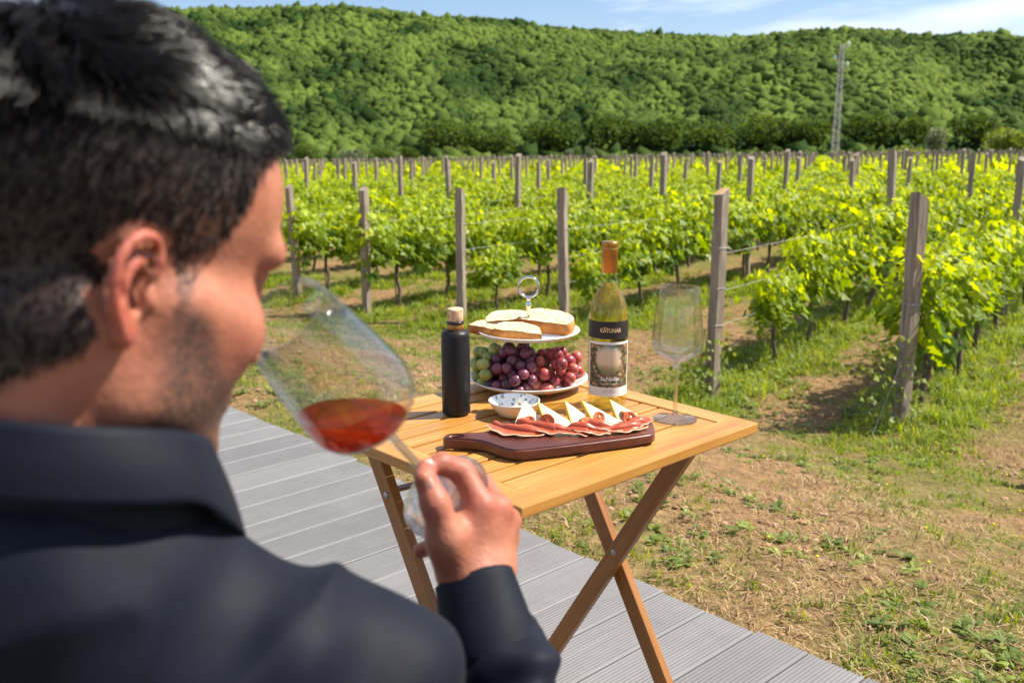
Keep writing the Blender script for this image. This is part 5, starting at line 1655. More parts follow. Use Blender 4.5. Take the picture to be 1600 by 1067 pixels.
# --- head frame
HEAD_AZ, HEAD_PITCH, HEAD_ROLL = R(38), R(15), R(3)
_F0 = np.array([math.sin(HEAD_AZ), math.cos(HEAD_AZ), 0.0])
HR = np.array([math.cos(HEAD_AZ), -math.sin(HEAD_AZ), 0.0])
HF = _F0 * math.cos(HEAD_PITCH) - np.array([0, 0, 1.0]) * math.sin(HEAD_PITCH)
HU = np.cross(HR, HF)
_r = HR * math.cos(HEAD_ROLL) - HU * math.sin(HEAD_ROLL); HU = HU * math.cos(HEAD_ROLL) + HR * math.sin(HEAD_ROLL); HR = _r
HC = np.array([-0.2425, 0.563, 1.186])
HS = 1.06
def hl(x, y, z): return HC + (HR * x + HF * y + HU * z) * 0.01 * HS      # head-local centimetres: right, forward, up
HAX = np.array([HR, HF, HU])
def to_head(P): return ((P - HC) @ HAX.T) * (100 / HS)

NECK_B = np.array([-0.262, 0.530, 1.02])
SH_R = np.array([-0.108, 0.552, 0.925]); SH_L = np.array([-0.440, 0.535, 0.930])
EL_R = np.array([0.040, 0.600, 0.680]); 
WR = np.array([-0.0305, 0.7690, 0.889])
def cpx(x, y, D):
    c, s = math.cos(R(12.624)), math.sin(R(12.624))
    a, b = (x - 800) / F_PX * D, -(y - 533.5) / F_PX * D
    return np.array([a, D * c + b * s, -D * s + b * c + CAM_H])

def add_head(f):
    E = lambda c, r, k=0.012, sub=False: f.ell(hl(*c), np.array(r) * 0.01 * HS, k, HAX, sub)
    K = lambda p, q, r1, r2, k=0.01, sub=False: f.cap(hl(*p), hl(*q), r1 * 0.01 * HS, r2 * 0.01 * HS, k, sub)
    E((0, -0.6, 5.0), (7.5, 9.3, 8.0), 0.01)
    E((0, 3.5, 5.0), (6.8, 6.7, 6.4), 0.02)
    E((0, 3.6, -1.5), (6.0, 5.8, 7.0), 0.02)
    for s in (-1, 1):
        K((s * 5.3, 0.8, -5.6), (s * 2.2, 7.0, -9.2), 1.7, 1.6, 0.018)
        K((s * 5.9, 1.0, -1.0), (s * 5.4, 0.8, -5.6), 1.5, 1.6, 0.02)
        K((s * 5.2, 5.4, -1.2), (s * 6.2, 2.6, -0.8), 1.4, 1.1, 0.02)
        E((s * 4.3, 6.3, -2.2), (2.1, 2.0, 2.0), 0.02)
        K((s * 1.0, 9.3, 2.6), (s * 4.9, 7.9, 2.8), 1.05, 0.95, 0.012)
        E((s * 3.3, 9.8, 0.9), (1.7, 1.5, 1.1), 0.01, True)
        E((s * 3.3, 7.5, 0.9), (1.25, 1.25, 1.25), 0.003)
        K((s * 2.0, 8.62, 1.30), (s * 4.4, 8.2, 1.25), 0.22, 0.2, 0.004)
        K((s * 2.0, 8.60, 0.35), (s * 4.4, 8.2, 0.45), 0.22, 0.2, 0.004)
        E((s * 1.35, 10.3, -3.6), (0.85, 1.0, 0.75), 0.006)
        E((s * 3.2, 5.0, -5.4), (1.9, 2.4, 3.0), 0.02)
        E((s * 4.9, 3.0, -3.8), (1.7, 3.0, 3.2), 0.02)
    K((0, 9.1, 2.2), (0, 11.2, -2.6), 0.75, 0.85, 0.009)
    E((0, 11.2, -3.1), (1.05, 1.0, 0.9), 0.006)
    E((0, 8.0, -6.2), (2.9, 1.9, 2.2), 0.014)
    K((-1.6, 8.9, -5.45), (1.6, 8.9, -5.45), 0.42, 0.42, 0.008)
    K((-1.4, 8.9, -6.35), (1.4, 8.9, -6.35), 0.52, 0.52, 0.008)
    K((-1.6, 9.75, -5.88), (1.6, 9.75, -5.88), 0.10, 0.10, 0.003, True)
    E((0, 7.9, -8.9), (2.1, 1.9, 1.7), 0.014)
    # neck
    f.cap(hl(0, -2.6, -3.0), NECK_B, 0.060, 0.054, 0.02)
    f.cap(hl(4.6, -3.0, -2.5), NECK_B + np.array([0.055, 0.075, 0.0]), 0.022, 0.018, 0.02)
    f.cap(hl(-4.6, -3.0, -2.5), NECK_B + np.array([-0.045, 0.08, 0.0]), 0.022, 0.018, 0.02)
    # ears
    for s in (-1, 1):
        def ear(fw, up, out): 
            return hl(s * (7.0 + 0.86 * out + 0.32 * max(0.0, 0.9 - fw) * 0.55), -1.6 + 0.86 * fw, 0.86 * up - 0.2)
        ax = np.array([HR * s, HF, HU]); 
        f.ell(ear(-0.35, 0.2, 0.0), np.array([0.24, 1.35, 2.4]) * 0.01 * HS, 0.006, ax)
        hx = [(0.75, 0.35, 0.25), (1.15, 1.4, 0.45), (0.9, 2.5, 0.65), (0.0, 3.15, 0.8), (-1.0, 2.95, 0.9), (-1.75, 2.1, 0.95), (-2.0, 0.9, 0.95), (-1.75, -0.4, 0.85), (-1.2, -1.5, 0.65), (-0.55, -2.4, 0.42), (-0.05, -2.9, 0.25)]
        hx = catmull(hx, 3)
        f.chain([ear(*p) for p in hx], [0.0030] * len(hx), 0.002)
        ah = catmull([(0.25, 2.0, 0.28), (-0.6, 1.5, 0.42), (-1.0, 0.4, 0.5), (-0.8, -0.7, 0.45), (-0.2, -1.35, 0.4)], 3)
        f.chain([ear(*p) for p in ah], [0.0026] * len(ah), 0.003)
        f.ell(ear(0.15, 0.0, 0.55), np.array([0.80, 0.70, 1.05]) * 0.01 * HS, 0.003, ax, True)
        f.ell(ear(0.2, 2.45, 0.6), np.array([0.3, 0.7, 0.35]) * 0.01 * HS, 0.003, ax, True)
        f.ell(ear(0.95, -0.35, 0.32), np.array([0.4, 0.4, 0.6]) * 0.01 * HS, 0.003, ax)
        f.ell(ear(-0.1, -2.45, 0.25), np.array([0.36, 0.62, 0.72]) * 0.01 * HS, 0.005, ax)

def add_right_hand(f):
    P = cpx
    wr = WR
    m = {'i': P(752, 792, .838), 'm': P(778, 796, .852), 'r': P(793, 815, .868), 'l': P(792, 840, .882)}
    f.cap(WR + (EL_R - WR) * 0.45, wr, 0.033, 0.0265, 0.015)
    base = {'i': P(728, 880, .835), 'm': P(745, 882, .838), 'r': P(762, 884, .845), 'l': P(775, 888, .853)}
    for k, r1, r2 in (('i', .0165, .0125), ('m', .0165, .0128), ('r', .0155, .0122), ('l', .0145, .0112)):
        f.cap(base[k], m[k], r1, r2, 0.012)
        f.cap(wr, base[k], 0.021, r1, 0.012)
    f.cap(P(715, 865, .845), P(755, 825, .865), 0.021, 0.018, 0.012)
    f.cap(P(730, 890, .845), P(720, 850, .842), 0.021, 0.019, 0.012)
    # index: knuckle, middle joint, last joint, tip on the stem
    f.chain([m['i'], P(722, 737, .848), P(690, 724, .838), P(664, 732, .829)], [.0120, .0104, .0094, .0078], 0.004)
    f.chain([m['m'], P(752, 757, .885), P(712, 765, .892), P(690, 785, .880)], [.0122, .0106, .0096, .0082], 0.004)
    f.chain([m['r'], P(762, 790, .910), P(715, 805, .910), P(684, 818, .895)], [.0118, .0102, .0092, .0080], 0.004)
    f.chain([m['l'], P(755, 830, .922), P(700, 845, .915), P(657, 860, .895)], [.0108, .0092, .0084, .0074], 0.004)
    # thumb from the side of the palm
    f.chain([P(716, 893, .832), P(696, 838, .818), P(680, 787, .812), P(664, 746, .816)], [.0185, .0148, .0116, .0098], 0.007)
    f.cap(P(700, 850, .825), P(738, 812, .842), 0.013, 0.011, 0.016)
    f.ell(P(660, 752, .807), (0.0075, 0.004, 0.0085), 0.002)

def add_left_hand(f):
    el, wr = np.array([-0.505, 0.60, 0.66]), np.array([-0.36, 0.80, 0.585])
    d = (wr - el) / np.linalg.norm(wr - el)
    f.cap(el + d * 0.1, wr, 0.034, 0.026, 0.015)
    side = np.cross(d, (0, 0, 1.0)); side /= np.linalg.norm(side)
    for i, (o, L) in enumerate(((-0.033, .07), (-0.011, .08), (0.011, .075), (0.031, .058))):
        b = wr + d * 0.02 + side * o * 0.6; k = wr + d * 0.09 + side * o + (0, 0, 0.006)
        f.cap(b, k, .016, .012, .012)
        f.chain([k, k + d * L * 0.55 + (0, 0, -0.008), k + d * L * 0.85 + (0, 0, -0.026), k + d * L * 1.0 + (0, 0, -0.042)], [.0105, .0098, .009, .0078], .004)
    f.chain([wr + d * 0.02 - side * 0.02, wr + d * 0.06 - side * 0.045, wr + d * 0.09 - side * 0.05 + (0, 0, -.01)], [.016, .0125, .0095], .008)
    f.cap(wr, wr + d * 0.06, 0.022, 0.022, 0.012)

def add_torso(f, g=0.0, k=0.03):
    f.cap(NECK_B, (-0.262, 0.545, 0.93), 0.070 + g, 0.095 + g, k)
    f.cap(NECK_B + np.array([0, 0, -0.015]), SH_R, 0.058 + g, 0.050 + g, 0.05)
    f.cap(NECK_B + np.array([0, 0, -0.015]), SH_L, 0.058 + g, 0.050 + g, 0.05)
    f.ell((-0.262, 0.560, 0.82), (0.175 + g, 0.110 + g, 0.20 + g), k)
    f.ell((-0.262, 0.565, 0.60), (0.155 + g, 0.105 + g, 0.20 + g), k)
    for s in (-1, 1): f.ell((-0.262 + s * 0.085, 0.510, 0.855), (0.085 + g, 0.055 + g, 0.11 + g), k)

SKIN = None
def skin_mat():
    m, nt, n, l, b = new_mat('skin')
    vec = coords(n, l, (1, 1, 1), rnd=False)
    t = noise(n, l, vec, 28, 5, 0.6)
    t2 = noise(n, l, vec, 260, 3, 0.6)
    r = ramp(n, [(0.3, (0.295, 0.098, 0.055)), (0.5, (0.37, 0.138, 0.080)), (0.72, (0.43, 0.184, 0.112))])
    l.new(t.outputs['Fac'], r.inputs['Fac'])
    red = n.new('ShaderNodeAttribute'); red.attribute_name = 'redness'
    m1 = n.new('ShaderNodeMixRGB'); m1.inputs['Color2'].default_value = (0.40, 0.085, 0.060, 1)
    l.new(red.outputs['Fac'], m1.inputs['Fac']); l.new(r.outputs['Color'], m1.inputs['Color1'])
    sb = n.new('ShaderNodeAttribute'); sb.attribute_name = 'stubble'
    mm = n.new('ShaderNodeMath'); mm.operation = 'MULTIPLY'
    rr_ = n.new('ShaderNodeMapRange'); rr_.inputs['From Min'].default_value = 0.35; rr_.inputs['From Max'].default_value = 0.6; rr_.inputs['To Min'].default_value = 0.6
    l.new(t2.outputs['Fac'], rr_.inputs['Value']); l.new(rr_.outputs['Result'], mm.inputs[0]); l.new(sb.outputs['Fac'], mm.inputs[1])
    m2 = n.new('ShaderNodeMixRGB'); m2.inputs['Color2'].default_value = (0.060, 0.040, 0.032, 1)
    l.new(mm.outputs[0], m2.inputs['Fac']); l.new(m1.outputs['Color'], m2.inputs['Color1'])
    sc_ = n.new('ShaderNodeAttribute'); sc_.attribute_name = 'scalp'
    m3 = n.new('ShaderNodeMixRGB'); m3.inputs['Color2'].default_value = (0.018, 0.014, 0.012, 1)
    l.new(sc_.outputs['Fac'], m3.inputs['Fac']); l.new(m2.outputs['Color'], m3.inputs['Color1'])
    l.new(m3.outputs['Color'], b.inputs['Base Color'])
    b.inputs['Roughness'].default_value = 0.52
    b.inputs['Specular IOR Level'].default_value = 0.38
    b.inputs['Subsurface Weight'].default_value = 0.18
    b.inputs['Subsurface Radius'].default_value = (1.0, 0.35, 0.18)
    b.inputs['Subsurface Scale'].default_value = 0.012
    ad = n.new('ShaderNodeMath'); l.new(t2.outputs['Fac'], ad.inputs[0]); l.new(t.outputs['Fac'], ad.inputs[1])
    bump(n, l, b, ad.outputs[0], 0.45, 0.0016)
    return m

def hair_fields(h):
    """masks in head-local centimetres: hair density (scalp), stubble"""
    x, y, z = np.abs(h[:, 0]), h[:, 1], h[:, 2]
    # hairline: runs from the forehead down past the temple to the sideburn, round the ear, to the nape
    front = 8.2 - 0.10 * x * x * 0.35            # forehead hairline y limit at high z
    zline = np.interp(y, [-12, -8.5, -6.0, -3.3, -1.5, -0.6, 1.0, 2.0, 3.8, 4.8, 6.0, 7.4, 9.5], [-7.0, -6.6, -6.0, -3.6, 0.2, -0.8, -1.2, 1.2, 4.4, 6.8, 8.3, 9.2, 9.2])
    dens = smooth(-0.7, 0.5, z - zline)
    top = smooth(7.6, 10.2, z + 0.10 * np.clip(-y - 3, 0, 9) * 2.0)
    jaw = smooth(0.5, -1.6, z + 0.0 * y) * smooth(-0.5, 1.6, y) * smooth(-13.0, -10.5, z)
    cheek = np.interp(y, [0, 2, 5, 8, 10], [1.5, 0.0, -3.6, -4.6, -4.0])
    stub = jaw * smooth(0.8, -1.4, z - cheek)
    return dens, top, stub

def build_man():
    root = tag(empty('person', (-0.262, 0.60, 0.0)), 'seated man seen from behind in a dark navy shirt, sniffing a tilted wine glass', 'person')
    org = np.array([-0.262, 0.60, 0.0])
    f = Field((-0.49, 0.40, 0.72), (0.10, 0.96, 1.35), 0.0029)
    add_torso(f, -0.022, 0.03)
    f.cap(SH_R, EL_R, 0.046, 0.036, 0.03)
    f.cap(EL_R, WR + (EL_R - WR) * 0.45, 0.037, 0.033, 0.02)
    add_head(f); add_right_hand(f)
    v, q = f.mesh(); del f
    f = Field((-0.56, 0.55, 0.50), (-0.22, 0.98, 0.72), 0.0035)
    add_left_hand(f)
    v2, q2 = f.mesh(); del f
    n1 = len(v)
    v = np.concatenate([v, v2]); q = np.concatenate([q, q2 + n1])
    h = to_head(v)
    near = np.linalg.norm(h - np.array([0, 0, 1.0]), axis=1) < 16.5
    dens, top, stub = hair_fields(h)
    dens = np.where(near, dens, 0); stub = np.where(near, stub, 0)
    ear = (np.abs(h[:, 0]) > 6.9) & (np.abs(h[:, 1] + 1.7) < 2.9) & (np.abs(h[:, 2]) < 3.7) & near
    earw = np.where(ear, smooth(7.5, 7.85, np.abs(h[:, 0])), 0)
    inear = (np.abs(h[:, 0]) > 6.2) & (((h[:, 1] + 1.45) / 2.25) ** 2 + ((h[:, 2] - 0.1) / 3.1) ** 2 < 1)
    dens = np.where(inear, 0, dens * (1 - earw)); stub = np.where(inear, 0.25 * stub, stub * (1 - earw))
    red = 0.6 * earw + np.where(near, 0.45 * np.exp(-((np.abs(h[:, 0]) - 4.8) ** 2 / 6 + (h[:, 1] - 7) ** 2 / 8 + (h[:, 2] + 2) ** 2 / 5)), 0)
    knk = [cpx(752, 785, .835), cpx(785, 800, .85), cpx(720, 735, .845), cpx(664, 740, .82), cpx(678, 785, .81)]
    for kx in knk: red = red + 0.45 * np.exp(-((v - kx) ** 2).sum(1) / (2 * 0.011 ** 2))
    me = np_mesh('body', v - org, q, skin_mat(), True, attrs={'stubble': np.clip(0.95 * stub, 0, 1), 'scalp': np.clip(dens * (0.94 - 0.42 * smooth(-3.5, 2.0, h[:, 1]) * smooth(6.5, 1.5, h[:, 2])), 0, 1), 'redness': np.clip(red, 0, 0.8)})
    body = link('body', me, root)
    sm = body.modifiers.new('smooth', 'SMOOTH'); sm.factor = 0.5; sm.iterations = 2
    # thumb nail and index nail
    nail = plain('fingernail', (0.62, 0.34, 0.27), 0.25)
    v0, f0 = ico(3)
    def nail_at(p, d, up, L=0.0062, W=0.0052):
        d = np.array(d) / np.linalg.norm(d); up = np.array(up) - d * (np.array(up) @ d); up /= np.linalg.norm(up); s = np.cross(d, up)
        vv = v0[:, 0:1] * d * L + v0[:, 1:2] * s * W + v0[:, 2:3] * up * 0.0016
        link('fingernail', np_mesh('fingernail', vv + p - org, f0, nail, True), body)
    td = cpx(664, 746, .816) - cpx(680, 787, .812)
    nail_at(cpx(668, 756, .8055), td, (-0.15, -1, 0.25))
    nail_at(cpx(671, 723, .826), cpx(664, 732, .829) - cpx(690, 724, .838), (-0.1, -0.75, 0.65), 0.005, 0.0042)
    # eyes and brows
    white = plain('eye_white', (0.72, 0.68, 0.64), 0.15); iris = plain('iris', (0.03, 0.018, 0.01), 0.1)
    for s in (-1, 1):
        c = hl(s * 3.3, 7.55, 0.85)
        link('eye', np_mesh('eye', v0 * 0.0128 + c - org, f0, white, True), body)
        link('iris', np_mesh('iris', v0 * 0.006 + hl(s * 3.3, 8.32, 0.75) - org, f0, iris, True), body)

    # ---- hair: individual strands
    hm, nt, n, l, b = new_mat('dark_hair')
    at_ = n.new('ShaderNodeAttribute'); at_.attribute_name = 'grey'
    r = ramp(n, [(0.0, (0.007, 0.006, 0.006)), (0.55, (0.022, 0.018, 0.016)), (0.8, (0.10, 0.085, 0.075)), (1.0, (0.30, 0.27, 0.25))])
    l.new(at_.outputs['Fac'], r.inputs['Fac']); l.new(r.outputs['Color'], b.inputs['Base Color'])
    b.inputs['Roughness'].default_value = 0.26
    sh_ = n.new('ShaderNodeAttribute'); sh_.attribute_name = 'shine'; l.new(sh_.outputs['Fac'], b.inputs['Specular IOR Level'])
    tri = v[q[:, 0]] * 0.5 + v[q[:, 2]] * 0.5
    nr = np.cross(v[q[:, 2]] - v[q[:, 0]], v[q[:, 3]] - v[q[:, 1]]); nr /= np.linalg.norm(nr, axis=1)[:, None] + 1e-12
    fd = dens[q].mean(1); ft = hair_fields(to_head(tri))[1]
    g = np.random.default_rng(21)
    cand = np.where((fd > 0.15) & ~((np.abs(to_head(tri)[:, 1] - 0.7) < 1.3) & (to_head(tri)[:, 2] < 0.4) & (to_head(tri)[:, 2] > -4)))[0]
    pick = g.choice(cand, 28000)
    pick = pick[g.random(len(pick)) < fd[pick]]
    P0 = tri[pick] + g.normal(0, 0.0012, (len(pick), 3)); N0 = nr[pick]; H0 = to_head(P0); T0 = ft[pick]
    P0 = P0 - N0 * 0.001
    # clumps: strands near each other bend the same way
    nxs = lambda sc, o: fbm(H0[:, 0] * sc + o, H0[:, 1] * sc, H0[:, 2] * sc + o, 2) - 0.5
    comb = HF * 0.75 + HR * 0.25
    tang = comb[None] * np.ones((len(P0), 1)) + HR[None] * (2.6 * nxs(0.55, 3))[:, None] + HF[None] * (2.4 * nxs(0.6, 31))[:, None] - HU[None] * (0.5 * (1 - T0))[:, None]
    back = smooth(-1.5, -6.5, H0[:, 1])[:, None]
    tang = tang * (1 - 0.75 * back) + (-HU[None]) * back * 0.9
    side = smooth(4.0, 7.0, np.abs(H0[:, 0]))[:, None] * (1 - T0[:, None])
    tang = tang * (1 - side) + (-HU[None] * 0.9 - HF[None] * 0.35) * side
    tang -= N0 * (tang * N0).sum(1)[:, None]; tang /= np.linalg.norm(tang, axis=1)[:, None] + 1e-9
    L = np.where(T0 > 0.02, 0.007 + 0.022 * T0 * (1 - 0.45 * smooth(3.5, 7.5, H0[:, 1])), 0.0035 + 0.004 * smooth(1, 6, H0[:, 2])) * g.uniform(0.75, 1.2, len(P0))
    L = L * (0.6 + 0.4 * dens[q[pick, 0]])
    # clumping towards shared centres on the long top hair
    cellk = np.floor(H0 / 1.35).astype(int); key = cellk[:, 0] * 10007 + cellk[:, 1] * 101 + cellk[:, 2]
    _, inv = np.unique(key, return_inverse=True)
    cc = np.zeros((inv.max() + 1, 3)); cn = np.zeros(inv.max() + 1)
    np.add.at(cc, inv, P0); np.add.at(cn, inv, 1); cc /= cn[:, None]
    ctan = np.zeros_like(cc); np.add.at(ctan, inv, tang); ctan /= np.linalg.norm(ctan, axis=1)[:, None] + 1e-9
    seg = 5
    pts = []
    rise = 0.3 + 0.4 * T0 + 0.25 * smooth(4, 8, H0[:, 1]) + 0.5 * np.abs(nxs(0.9, 77))
    for k in range(seg):
        t = k / (seg - 1)
        p = P0 + (N0 * (L * (t * rise + 0.15 * t - 0.55 * rise * t * t))[:, None]) + tang * (L * (0.25 * t + 0.72 * t * t))[:, None]
        wav = np.sin(t * 5.0 + 6.28 * _h(inv, inv * 3, inv * 7))[:, None] * np.cross(tang, N0) * (L * 0.16 * t)[:, None]
        tgt = cc[inv] + ctan[inv] * (L * 0.85)[:, None] + N0 * (L * 0.30)[:, None]
        w = (0.34 * T0 * t ** 1.5)[:, None]
        pts.append((p + wav) * (1 - w) + tgt * w + (p - P0) * 0.0)
    pts = np.stack(pts, 1)
    rad = (0.00040 * (1 - 0.75 * np.linspace(0, 1, seg) ** 2))[None] * g.uniform(0.8, 1.3, (len(P0), 1))
    tdir = np.gradient(pts, axis=1); tdir /= np.linalg.norm(tdir, axis=2)[..., None] + 1e-12
    s1 = np.cross(tdir, N0[:, None]); s1 /= np.linalg.norm(s1, axis=2)[..., None] + 1e-12
    s2 = np.cross(tdir, s1)
    ringv = np.stack([pts + rad[..., None] * (math.cos(a) * s1 + math.sin(a) * s2) for a in (0.5, 2.594, 4.689)], 2)   # n,seg,3,3
    nS = len(P0)
    base = (np.arange(nS) * seg * 3)[:, None, None] + (np.arange(seg - 1) * 3)[None, :, None]
    jj = np.arange(3)[None, None]; j2 = (jj + 1) % 3
    Q = np.stack([base + jj, base + j2, base + 3 + j2, base + 3 + jj], -1).reshape(-1, 4)
    greyv = np.clip(g.random(nS) ** 2 * (0.55 * (1 - 0.4 * T0) + 0.5 * (1 - T0) * smooth(-4, 3, H0[:, 1])) * smooth(-2.5, 0.5, H0[:, 2]), 0, 0.78)
    hm_ = np_mesh('hair', ringv.reshape(-1, 3) - org, Q, hm, True, attrs={'grey': np.repeat(greyv, seg * 3), 'shine': np.repeat(0.06 + 0.34 * T0, seg * 3)})
    tag(link('hair', hm_, root), 'short dark wavy hair greying at the sides')
    # brows
    bp = []
    for s in (-1, 1):
        for k in range(70):
            t = g.random(); c = hl(s * (1.4 + 3.6 * t), 9.75 - 1.35 * t ** 1.6, 2.75 + 0.45 * t - 0.5 * t * t + g.normal(0, 0.16))
            d = (HR * s * 0.8 + HU * (0.35 - 0.5 * t)) * 0.008 + HF * 0.001
            bp.append(tube([c - HF * 0.001, c + d * 0.6 + HF * 0.0015, c + d], [0.0004, 0.0003, 0.0001], 3, False))
    vb, fb = merge(bp); link('eyebrows', np_mesh('eyebrows', vb - org, fb, hm, True, attrs={'grey': np.full(len(vb), 0.2), 'shine': np.full(len(vb), 0.3)}), root)

    # ---- shirt
    sm_, nt, n, l, b = new_mat('navy_satin_cotton')
    vec = coords(n, l, (1, 1, 1), rnd=False)
    t = noise(n, l, vec, 16, 5, 0.55, 0.6)
    wv = noise(n, l, coords(n, l, (1, 1, 0.3), rnd=False), 900, 2, 0.5)
    r = ramp(n, [(0.3, (0.0036, 0.0052, 0.0108)), (0.7, (0.0062, 0.0086, 0.0170))]); l.new(t.outputs['Fac'], r.inputs['Fac'])
    l.new(r.outputs['Color'], b.inputs['Base Color'])
    b.inputs['Roughness'].default_value = 0.66
    b.inputs['Specular IOR Level'].default_value = 0.16
    b.inputs['Sheen Weight'].default_value = 0.05; b.inputs['Sheen Roughness'].default_value = 0.4; b.inputs['Sheen Tint'].default_value = (0.55, 0.6, 0.75, 1)
    ad = n.new('ShaderNodeMath'); ad.operation = 'MULTIPLY_ADD'; ad.inputs[1].default_value = 0.06; l.new(wv.outputs['Fac'], ad.inputs[0]); l.new(t.outputs['Fac'], ad.inputs[2])
    bump(n, l, b, ad.outputs[0], 0.15, 0.005)
    f = Field((-0.62, 0.36, 0.42), (0.16, 0.92, 1.10), 0.0045)
    add_torso(f, 0.004, 0.035)
    f.cap(SH_R, EL_R, 0.061, 0.048, 0.035)
    FW = WR + (EL_R - WR) * 0.20
    f.cap(EL_R, FW, 0.047, 0.0385, 0.025)
    f.cap(SH_L, (-0.505, 0.60, 0.66), 0.062, 0.052, 0.035)
    f.cap((-0.505, 0.60, 0.66), (-0.375, 0.78, 0.592), 0.050, 0.038, 0.025)
    v, q = f.mesh(); del f
    # cloth folds: displaced along the normal
    me = np_mesh('shirt', v - org, q, sm_, True)
    nn = np.empty(len(v) * 3, np.float32); me.vertices.foreach_get('normal', nn); nn = nn.reshape(-1, 3)
    arm = smooth(0.03, 0.0, np.abs((v - EL_R) @ np.array([0, 0, 1.0]) - 0.13) - 0.13) * smooth(-0.06, 0.02, v[:, 0])
    fold = (fbm(v[:, 0] * 9 + v[:, 2] * 5, v[:, 1] * 8, v[:, 2] * 3.2, 3) - 0.5) * 0.020
    rg = 1 - np.abs(2 * fbm(v[:, 0] * 13 - v[:, 2] * 9, v[:, 1] * 10, v[:, 2] * 5 + v[:, 0] * 4, 2) - 1)
    fold = fold + (0.008 + 0.010 * smooth(-0.30, -0.12, v[:, 0]) * smooth(1.02, 0.94, v[:, 2])) * (rg ** 4 - 0.25)
    tt = (v - FW) @ ((EL_R - FW) / np.linalg.norm(EL_R - FW))
    wrink = 0.0045 * np.sin(tt * 160 + 9 * fbm(v[:, 0] * 12, v[:, 1] * 12, v[:, 2] * 12, 2)) * smooth(0.13, 0.03, np.linalg.norm(v - FW, axis=1))
    diag = 0.005 * np.sin((v[:, 0] * 0.8 - v[:, 2] * 0.6) * 75 + 8 * fbm(v[:, 0] * 6, v[:, 1] * 6, v[:, 2] * 6, 2)) * smooth(0.16, 0.05, np.linalg.norm(v - (SH_R + np.array([-0.03, -0.03, -0.04])), axis=1))
    v = v + nn * (fold + wrink + diag)[:, None]
    me.vertices.foreach_set('co', (v - org).astype(np.float32).ravel()); me.update()
    shirt = link('shirt', me, root)
    s2_ = shirt.modifiers.new('smooth', 'SMOOTH'); s2_.factor = 0.5; s2_.iterations = 3
    # yoke seam over the shoulder
    # collar: stand and turned-down leaf, open at the front
    def collar():
        nA, nH = 60, 9
        A = np.linspace(R(82), R(82 + 258), nA)                     # azimuth from +Y towards +X, going round the back
        cx, cy = -0.254, 0.545
        V = []
        for k, a in enumerate(A):
            t = k / (nA - 1)
            e = abs(2 * t - 1)                                      # 1 at the tips, 0 at the back
            ztop = 1.126 - 0.040 * e ** 2.2
            zbot = ztop - 0.038 - 0.030 * smooth(0.72, 1.0, e)
            rt = 0.0715 + 0.006 * e
            rb = 0.088 + 0.004 * e
            off = 0.0
            for j in range(nH):
                w = j / (nH - 1)
                rr_ = rt + (rb - rt) * (w ** 1.3) + 0.0035 * math.sin(w * 3.14) + 0.0015 * math.sin(3 * a + 2 * w)
                # tip is drawn forward into a point
                aa = a - (1 if t < 0.5 else -1) * 0.16 * w * smooth(0.80, 1.0, e)
                V.append((cx + rr_ * math.sin(aa), cy + rr_ * math.cos(aa) * 0.98, ztop + (zbot - ztop) * w + 0.0))
        V = np.array(V)
        i = np.arange(nA - 1)[:, None] * nH; j = np.arange(nH - 1)[None]
        q = np.stack([i + j, i + j + 1, i + nH + j + 1, i + nH + j], -1).reshape(-1, 4)
        o = link('collar', np_mesh('collar', V - org, q, sm_, True), root)
        m_ = o.modifiers.new('thickness', 'SOLIDIFY'); m_.thickness = 0.0028; m_.offset = -1
        # stand inside
        V = []
        for k, a in enumerate(A):
            t = k / (nA - 1); e = abs(2 * t - 1); ztop = 1.1245 - 0.040 * e ** 2.2
            for j in range(3):
                w = j / 2; rr_ = 0.0700 + 0.006 * e + 0.006 * w
                V.append((cx + rr_ * math.sin(a), cy + rr_ * math.cos(a) * 0.98, ztop - 0.055 * w))
        q = np.stack([i[:nA - 1] // nH * 3 + jj_ for jj_ in ()], -1) if False else None
        i3 = np.arange(nA - 1)[:, None] * 3; j3 = np.arange(2)[None]
        q = np.stack([i3 + j3, i3 + j3 + 1, i3 + 3 + j3 + 1, i3 + 3 + j3], -1).reshape(-1, 4)
        link('collar_stand', np_mesh('collar_stand', np.array(V) - org, q, sm_, True), root)
    collar()
    def cuff(p, q_, r0, r1, flat=0.86, name='cuff'):
        p, q_ = np.array(p), np.array(q_)
        d = (q_ - p); Lc = np.linalg.norm(d); d /= Lc
        s = np.cross(d, (0, 1.0, 0)); s /= np.linalg.norm(s); t = np.cross(d, s)
        prof = [(r0 - 0.0035, 0.004), (r0 - 0.0032, 0.001), (r0 - 0.0012, -0.0006), (r0 + 0.0004, 0.001), (r0 + 0.0008, 0.006), (r0 + 0.6 * (r1 - r0) + 0.001, Lc * 0.6), (r1 + 0.001, Lc * 0.93), (r1, Lc), (r1 - 0.004, Lc + 0.002)]
        na = 56; a = np.linspace(0, 2 * np.pi, na, endpoint=False)
        V = []
        for (r_, z_) in prof:
            wob = 1 + 0.012 * np.sin(3 * a + z_ * 40)
            V.append(p + d * z_ + (r_ * wob * np.cos(a))[:, None] * s + (r_ * flat * wob * np.sin(a))[:, None] * t)
        V = np.concatenate(V); m_ = len(prof)
        i = np.arange(m_ - 1)[:, None] * na; j = np.arange(na)[None]; j2 = (j + 1) % na
        q4 = np.stack([i + j, i + j2, i + na + j2, i + na + j], -1).reshape(-1, 4)
        link(name, np_mesh(name, V - org, q4, sm_, True), root)
    dv = (EL_R - WR) / np.linalg.norm(EL_R - WR)
    cuff(WR - dv * 0.006, WR + dv * 0.066, 0.0335, 0.0395)
    dl = np.array([-0.505, 0.60, 0.66]) - np.array([-0.36, 0.80, 0.585]); dl /= np.linalg.norm(dl)
    cuff(np.array([-0.36, 0.80, 0.585]), np.array([-0.36, 0.80, 0.585]) + dl * 0.06, 0.032, 0.039)
